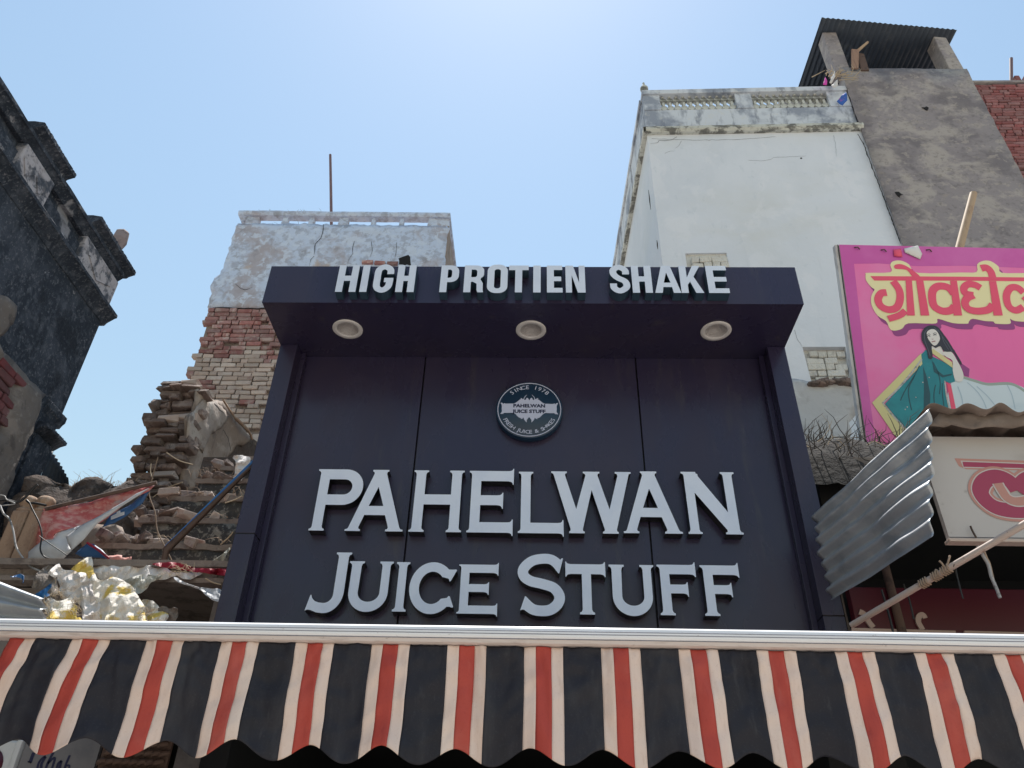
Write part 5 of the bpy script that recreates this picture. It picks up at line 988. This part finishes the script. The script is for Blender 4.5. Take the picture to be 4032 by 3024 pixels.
brush('letter_stroke', 'rose', [(1.651,-0.473),(1.604,-0.423),(1.538,-0.431),(1.487,-0.509),(1.486,-0.616),(1.542,-0.659),(1.62,-0.624)], .068, 7)
art('letter_stroke', 'rose', [[(1.826,-0.35),(1.89,-0.349),(1.878,-0.703),(1.793,-0.706)]], 8)
brush('letter_stroke', 'rose', [(1.634,-0.553),(1.715,-0.503),(1.833,-0.485)], .05, 9)
# printed figure
art('figure_shade', 'pshadow', [[(0.824,-0.984),(0.91,-1.068),(0.952,-1.199),(1.014,-1.251),(0.993,-1.328),(0.946,-1.314),(0.908,-1.161)]], 2)
art('skirt', 'paleblue', [smooth([(0.827,-1.385),(0.936,-1.326),(1.009,-1.354),(1.11,-1.382),(1.324,-1.373),(1.425,-1.401),(1.489,-1.467),(1.44,-1.706),(0.769,-1.722)], 3, True)], 3)
brush('skirt_edge', 'sage', [(0.942,-1.333),(1.042,-1.366),(1.151,-1.394),(1.357,-1.386),(1.476,-1.46)], .026, 4)
art('sari_border', 'yellowp', [[(0.606,-1.106),(0.094,-1.595),(0.266,-1.923),(0.372,-1.863),(0.195,-1.596),(0.596,-1.215)]], 4)
brush('sari_beads', 'beads', [(0.598,-1.169),(0.486,-1.302),(0.342,-1.458),(0.185,-1.596),(0.245,-1.691),(0.355,-1.834)], .016, 6, False)
art('sari', 'teal', [[(0.601,-1.122),(0.65,-1.074),(0.691,-1.135),(0.763,-1.172),(0.863,-1.239),(0.86,-1.377),(0.811,-1.393),(0.765,-1.372),(0.768,-1.5),(0.762,-1.722),(0.372,-1.863),(0.205,-1.603),(0.596,-1.215)]], 5)
art('sari_fold', 'teal_d', [[(0.599,-1.238),(0.615,-1.337),(0.62,-1.503),(0.597,-1.623),(0.546,-1.683),(0.533,-1.676),(0.576,-1.429)]], 6)
art('sari_fold', 'teal_d', [[(0.686,-1.167),(0.706,-1.259),(0.767,-1.318),(0.848,-1.301),(0.839,-1.317),(0.756,-1.341),(0.687,-1.29)]], 6)
art('sari_strip', 'rose', [[(0.784,-1.386),(0.819,-1.408),(0.824,-1.684),(0.781,-1.692)]], 6)
brush('sari_beads', 'beads', [(0.769,-1.372),(0.761,-1.5),(0.766,-1.678)], .012, 7, False)
art('shawl_border', 'yellowp', [[(0.683,-1.093),(0.717,-1.065),(0.799,-1.133),(0.867,-1.193),(0.861,-1.246)]], 7)
art('neck', 'skin', [[(0.697,-1.01),(0.783,-1.008),(0.801,-1.078),(0.806,-1.133),(0.753,-1.103),(0.701,-1.073)]], 6)
art('arm', 'skin', [smooth([(0.793,-1.102),(0.843,-1.081),(0.883,-1.1),(0.908,-1.161),(0.934,-1.238),(0.946,-1.314),(0.921,-1.372),(0.865,-1.369),(0.857,-1.27),(0.871,-1.178),(0.819,-1.14)], 3, True)], 8)
art('hair', 'hairp', [smooth([(0.637,-0.909),(0.679,-0.852),(0.74,-0.831),(0.795,-0.849),(0.84,-0.928),(0.867,-0.982),(0.897,-1.06),(0.949,-1.191),(0.932,-1.207),(0.897,-1.099),(0.813,-1.09),(0.785,-1.039),(0.739,-1.056),(0.706,-1.041),(0.697,-1.151),(0.659,-1.16),(0.655,-1.066),(0.628,-0.988)], 3, True)], 9)
art('face', 'skin', [smooth([(0.681,-0.908),(0.718,-0.875),(0.759,-0.874),(0.785,-0.909),(0.793,-0.961),(0.774,-1),(0.748,-1.029),(0.722,-1.032),(0.701,-1.002),(0.683,-0.963)], 3, True)], 11)
for p_ in ([(0.969,-1.382),(1.039,-1.463),(1.079,-1.552),(1.093,-1.626)], [(1.047,-1.418),(1.128,-1.513),(1.191,-1.623)], [(1.32,-1.396),(1.343,-1.493),(1.346,-1.62)], [(0.877,-1.422),(0.894,-1.527),(0.888,-1.638)]): brush('skirt_fold', 'fold_blue', p_, .010, 4)
for p_ in ([(0.695,-1.197),(0.722,-1.289),(0.726,-1.395),(0.701,-1.501)], [(0.681,-1.412),(0.652,-1.503),(0.637,-1.637)], [(0.744,-1.395),(0.729,-1.486),(0.721,-1.635)], [(0.568,-1.231),(0.492,-1.356),(0.43,-1.478),(0.431,-1.657)], [(0.511,-1.325),(0.403,-1.471),(0.346,-1.57)]): brush('sari_fold', 'teal_d', p_, .009, 6)
for p_ in ([(0.698,-0.868),(0.661,-0.916),(0.653,-0.988),(0.666,-1.066),(0.676,-1.136)], [(0.791,-0.873),(0.822,-0.952),(0.854,-1.014),(0.884,-1.092)], [(0.758,-0.854),(0.807,-0.913),(0.822,-0.991),(0.852,-1.069)]): brush('hair_strand', 'hair_hi', p_, .006, 10)
for nm, m, p, w in (('eye', 'hairp', [(0.678,-0.944),(0.695,-0.938),(0.707,-0.944)], .008), ('eye', 'hairp', [(0.737,-0.932),(0.754,-0.925),(0.766,-0.93)], .008), ('brow', 'hairp', [(0.678,-0.929),(0.698,-0.92),(0.712,-0.926)], .005), ('brow', 'hairp', [(0.737,-0.916),(0.757,-0.908),(0.772,-0.914)], .005), ('lips', 'lips', [(0.712,-0.998),(0.73,-0.994),(0.746,-0.989)], .010), ('nose', 'lips', [(0.714,-0.969),(0.722,-0.972),(0.731,-0.968)], .005)):
    brush(nm, m, p, w, 12)
for p in ((0.635,-1.344),(0.571,-1.392),(0.397,-1.628),(0.376,-1.651),(0.488,-1.536),(0.804,-1.035)):
    art('sequin', 'beads', [circ(p[0], p[1], .006, 8)], 7 if p[1] < -1.0 or True else 12)
b = MB(); b.plate([[(.0,HHT),(HWD,HHT),(HWD,HHT+.14),(.0,HHT+.14)]], HB(.0012), 0); b.build('lemon_band', M['lemon'], ho)
o = MB(); d = HB(0)
for i, (x, z) in enumerate(((.14,-.03),(.39,-.05),(.82,-.04))): 
    o2 = MB().tube([d(x,z,-.004), d(x+.02,z-.01,-.03), d(x+.045,z-.02,-.01)], .006, 5).build('wire_tie', M['frame_brown'], ho)
rg_ = [(0.504,-0.047),(0.578,-0.036),(0.579,-0.127),(0.5,-0.121)]; relief(rg_, .02, lambda a, c, e: HB(.012+.3*e)(a, c, 0)).build('torn_flap', M['rose'], ho, solid=.002)
rg_ = [(0.607,-0.036),(0.744,0.001),(0.77,-0.09),(0.742,-0.148),(0.608,-0.077)]; relief(rg_, .02, lambda a, c, e: HB(.012+.3*e)(a, c, 0)).build('torn_flap', M['skin'], ho, solid=.002)
for x in (.06, 1.5, 2.9):
    p0 = BO + BR*x + BU*-2.3 - BN*.08; p1 = BO + BR*x + BU*-.05 - BN*.08
    MB().tube([p1, p0, (p0.x, p0.y+.05, 4.25)], .03, 6).build('support_post', M['frame_brown'], ho)
tag(MB().tube([(5.176,6.4,8.823),(4.968,6.4,8.392),(4.604,6.4,7.639)], [.042,.045,.047], 10).build('bamboo_pole', M['bamboo']), 'dry bamboo pole sticking up behind the pink hoarding', 'pole')

# ------------------------------------------------------------------ tin canopy, its flex board, pipe and maroon sign
cn = thing('tin_canopy', 'battered corrugated tin canopy with a flared side sheet', 'canopy', (2.4, 3.9, 3.1))
A0, A1 = (1.625,4.2,3.603), (1.621,4.2,3.083)
N0, N1 = (2.062,3.45,3.854), (1.87,3.45,3.133)
corr('side_sheet', A0, A1, N0, N1, 7, .0165, M['galv'], cn, nu=112, nv=40, dent=.022, tear=.05, seed=5)
corr('roof_sheet', (N0[0]-.02,3.45,N0[2]+.01), (3.6,3.42,N0[2]-.01), (N0[0]-.02,4.5,N0[2]+.02), (3.6,4.5,N0[2]), 9, .020, M['tin_brown'], cn, nu=120, nv=16, dent=.03, seed=8, nrm=Vector((0,0,1)), tear=.05)
rp = [(2.03,3.772),(3.6,3.79),(3.6,3.86),(2.9,3.855),(2.5,3.85),(2.13,3.855)]
relief(jag(rp, .05, .02, 2), .03, lambda a, c, e: (a, 3.50+.02*noise.noise((a*9, c*9, 0))+.03*e, c)).build('folded_valance', M['tin_brown'], cn, solid=.003)
MB().box(2.03, 3.6, 3.70, 3.74, 3.79, 3.83).build('rafter', M['frame_brown'], cn)
MB().tube([(2.0,4.28,3.9),(2.0,4.28,0)], .025, 8).build('post', M['frame_brown'], cn)
fx = thing('flex_board', 'dusty white flex board with a faded pink Hindi letter under the canopy', 'sign board', (2.6, 3.62, 3.18))
MB().box(2.03, 3.5, 3.60, 3.63, 3.19, 3.772).build('face', M['flex_grey'], fx)
MB().box(2.02, 3.5, 3.585, 3.64, 3.172, 3.188).build('bottom_frame', M['pipe'], fx, bevel=.003)
MB().box(2.03, 3.5, 3.598, 3.5995, 3.197, 3.1995).build('print_line', M['navy'], fx)
def fplate(name, m, pts, lv): MB().plate([pts], XZ(3.6-.0008*lv), 0).build(name, M[m], fx)
def fbrush(name, m, pts, w, lv):
    l, r = ribbon(pts, w, 6); b = MB(); y = 3.6-.0008*lv; b.grid([[(a, y, c) for a, c in r], [(a, y, c) for a, c in l]], 0, False); b.build(name, M[m], fx)
hd = [(2.187,3.641),(2.739,3.625),(2.718,3.57),(2.228,3.577),(2.196,3.594)]
fplate('letter_outline', 'salmon', hd, 1)
fplate('letter_inline', 'printw', [(2.213,3.627),(2.733,3.61),(2.721,3.578),(2.215,3.584)], 2)
fplate('letter_stroke', 'wine', [(2.221,3.62),(2.731,3.604),(2.723,3.583),(2.218,3.59)], 3)
lp_ = [(2.443,3.456),(2.42,3.512),(2.369,3.535),(2.302,3.511),(2.261,3.459),(2.263,3.41),(2.299,3.364),(2.364,3.345),(2.45,3.346),(2.542,3.367)]; lr_ = [(2.649,3.482),(2.601,3.531),(2.518,3.521),(2.443,3.456)]
for k_, pth in enumerate((lp_, lr_)): fbrush('letter_outline', 'salmon', pth, .118, 4+k_*.3); fbrush('letter_inline', 'printw', pth, .092, 5+k_*.3); fbrush('letter_stroke', 'wine', pth, .080, 6+k_*.3)
lq = [(2.359,3.495),(2.365,3.458),(2.379,3.413),(2.416,3.393),(2.483,3.402)]
fbrush('letter_inline', 'printw', lq, .060, 7); fbrush('letter_outline', 'salmon', lq, .046, 8)
pp_ = thing('support_pipe', 'peeling pipe slanting up below the flex board, tied with rope', 'pipe', (1.7, 3.85, 2.8))
pa, pb = Vector((1.6,3.95,2.869)), Vector((2.156,3.2,3.09)); pc = pb + (pb-pa)*.35
MB().tube([pa, pa.lerp(pb,.35), pa.lerp(pb,.7), pb, pc], .0155, 10).build('tube', M['pipe'], pp_)
for f_ in (.45, .52, .575):
    c_ = pa.lerp(pb, f_); dr = (pb-pa).normalized()
    for k in range(4):
        q = c_ + dr*(k-1.5)*.012; u = dr.orthogonal().normalized(); w = dr.cross(u)
        MB().tube([q+(u*math.cos(a)+w*math.sin(a))*.020+dr*.006*math.sin(a*1.5) for a in [2*math.pi*i/12 for i in range(13)]], .0045, 5).build('rope_turn', M['rope'], pp_)
for (f_, L, s) in ((.575, .10, .4), (.56, .07, -.3), (.5, .05, .2)):
    q = pa.lerp(pb, f_); MB().tube(smooth([tuple(q), (q.x+.02*s, q.y-.03, q.z+L*.3), (q.x+.06*s, q.y-.03, q.z+L*.6)], 4), .005, 5).build('rope_end', M['rope'], pp_)
for i, (pts, lab, m) in enumerate((([(2.034,3.4,3.067),(2.045,3.4,3.017),(2.054,3.4,2.976),(2.05,3.4,2.921),(2.054,3.4,2.868),(2.056,3.4,2.825)], 'frayed grey wire dangling from the support pipe', 'cable_w'), ([(2.055,3.4,3.06),(2.056,3.4,3.011),(2.06,3.4,2.983),(2.055,3.4,2.928),(2.053,3.4,2.908)], 'second twist of wire dangling from the pipe', 'rope'), ([(1.962,3.5,3.028),(1.955,3.5,2.972),(1.951,3.5,2.916),(1.949,3.5,2.855)], 'thin dark wire hanging in the shaded shop', 'cable'), ([(1.775,3.9,3.038),(1.778,3.9,2.962),(1.78,3.9,2.881),(1.778,3.9,2.816)], 'black cord hanging before the maroon sign', 'cable'), ([(1.893,3.9,3.07),(1.901,3.9,2.987),(1.897,3.9,2.89)], 'thin cord hanging before the maroon sign, right of the black one', 'cable'), ([(2.14,3.58,3.25),(2.142,3.58,3.224),(2.149,3.58,3.189)], 'bent wire on the flex board lower edge', 'frame_brown'))):
    tag(MB().tube(smooth(pts, 5), (.008,.006,.004,.006,.005,.005)[i], 5).build('wire', M[m]), lab, 'wire')
ms = thing('maroon_sign', 'dark maroon shop sign with cream Hindi lettering behind the pipe', 'sign', (2.8, 4.32, 2.5))
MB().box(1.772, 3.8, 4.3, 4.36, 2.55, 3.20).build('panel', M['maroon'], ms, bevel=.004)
def mplate(pts): MB().plate([pts], XZ(4.285), .013).build('letter', M['dullcream'], ms)
mplate([(1.735,2.964),(2.292,2.957),(2.278,2.912),(1.725,2.918)]); mplate([(2.339,2.958),(2.867,2.952),(2.853,2.913),(2.326,2.916)])
l, r = ribbon([(1.799,3.055),(1.823,3.039),(1.837,2.999),(1.854,2.969)], .03, 5); mplate(l+r[::-1])
l, r = ribbon([(2.149,3.024),(2.14,3.043),(2.117,3.032),(2.106,3.004),(2.111,2.98),(2.117,2.96)], .028, 5); mplate(l+r[::-1])
MB().box(2.02, 4.8, 4.64, 4.70, 3.26, 3.30).build('batten', M['frame_brown'], rs)

# ------------------------------------------------------------------ glimpses under the awning at left
wb = thing('round_front_sign', 'white sign box with maroon disc under the awning at far left', 'sign', (-2.66, 4.2, 2.0))
MB().box(-2.85, -2.60, 4.2, 4.3, 1.9, 2.30).build('box', M['whiteboard'], wb, bevel=.012); MB().box(-2.598, -2.572, 4.19, 4.3, 1.9, 2.30).build('edge', M['whiteboard'], wb, bevel=.004)
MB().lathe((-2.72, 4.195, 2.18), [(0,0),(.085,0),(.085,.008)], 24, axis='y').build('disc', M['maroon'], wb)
gb = thing('grey_lettered_board', 'dusty grey board with navy italic lettering under the awning', 'sign board', (-2.35, 4.2, 2.0))
MB().box(-2.565, -2.18, 4.215, 4.24, 1.9, 2.40).build('board', M['greyboard'], gb)
for p, w in (([(-2.508,2.247),(-2.509,2.222),(-2.509,2.2)], .018), ([(-2.524,2.206),(-2.51,2.203),(-2.502,2.198)], .006), ([(-2.441,2.232),(-2.459,2.216),(-2.465,2.194),(-2.462,2.173)], .012), ([(-2.44,2.229),(-2.449,2.198),(-2.443,2.173)], .014), ([(-2.408,2.249),(-2.418,2.208),(-2.42,2.177)], .013), ([(-2.418,2.198),(-2.401,2.221),(-2.391,2.221),(-2.389,2.196),(-2.389,2.174)], .012),
             ([(-2.353,2.212),(-2.366,2.199),(-2.365,2.178)], .012), ([(-2.353,2.212),(-2.353,2.193),(-2.35,2.175)], .013), ([(-2.32,2.238),(-2.325,2.203),(-2.325,2.178)], .012), ([(-2.321,2.191),(-2.307,2.191),(-2.302,2.179)], .010)):
    l, r = ribbon(p, w, 4); b = MB(); b.grid([[(a, 4.213, c) for a, c in r], [(a, 4.213, c) for a, c in l]], 0, False); b.build('letter', M['navy'], gb)
bs = thing('cane_basket', 'brown woven cane basket hanging under the awning', 'basket', (-1.98, 4.15, 2.0))
for r_ in range(9):
    z = 1.96+r_*.04
    for k in range(8):
        x = -2.12+k*.04+(.02 if r_ % 2 else 0)
        MB().tube([(x-.02, 4.165, z), (x, 4.145, z+.006), (x+.02, 4.165, z+.012)], .013, 5).build('strand', M['basket'], bs)
MB().box(-2.14, -1.80, 4.17, 4.19, 1.92, 2.33).build('liner', M['basket'], bs)
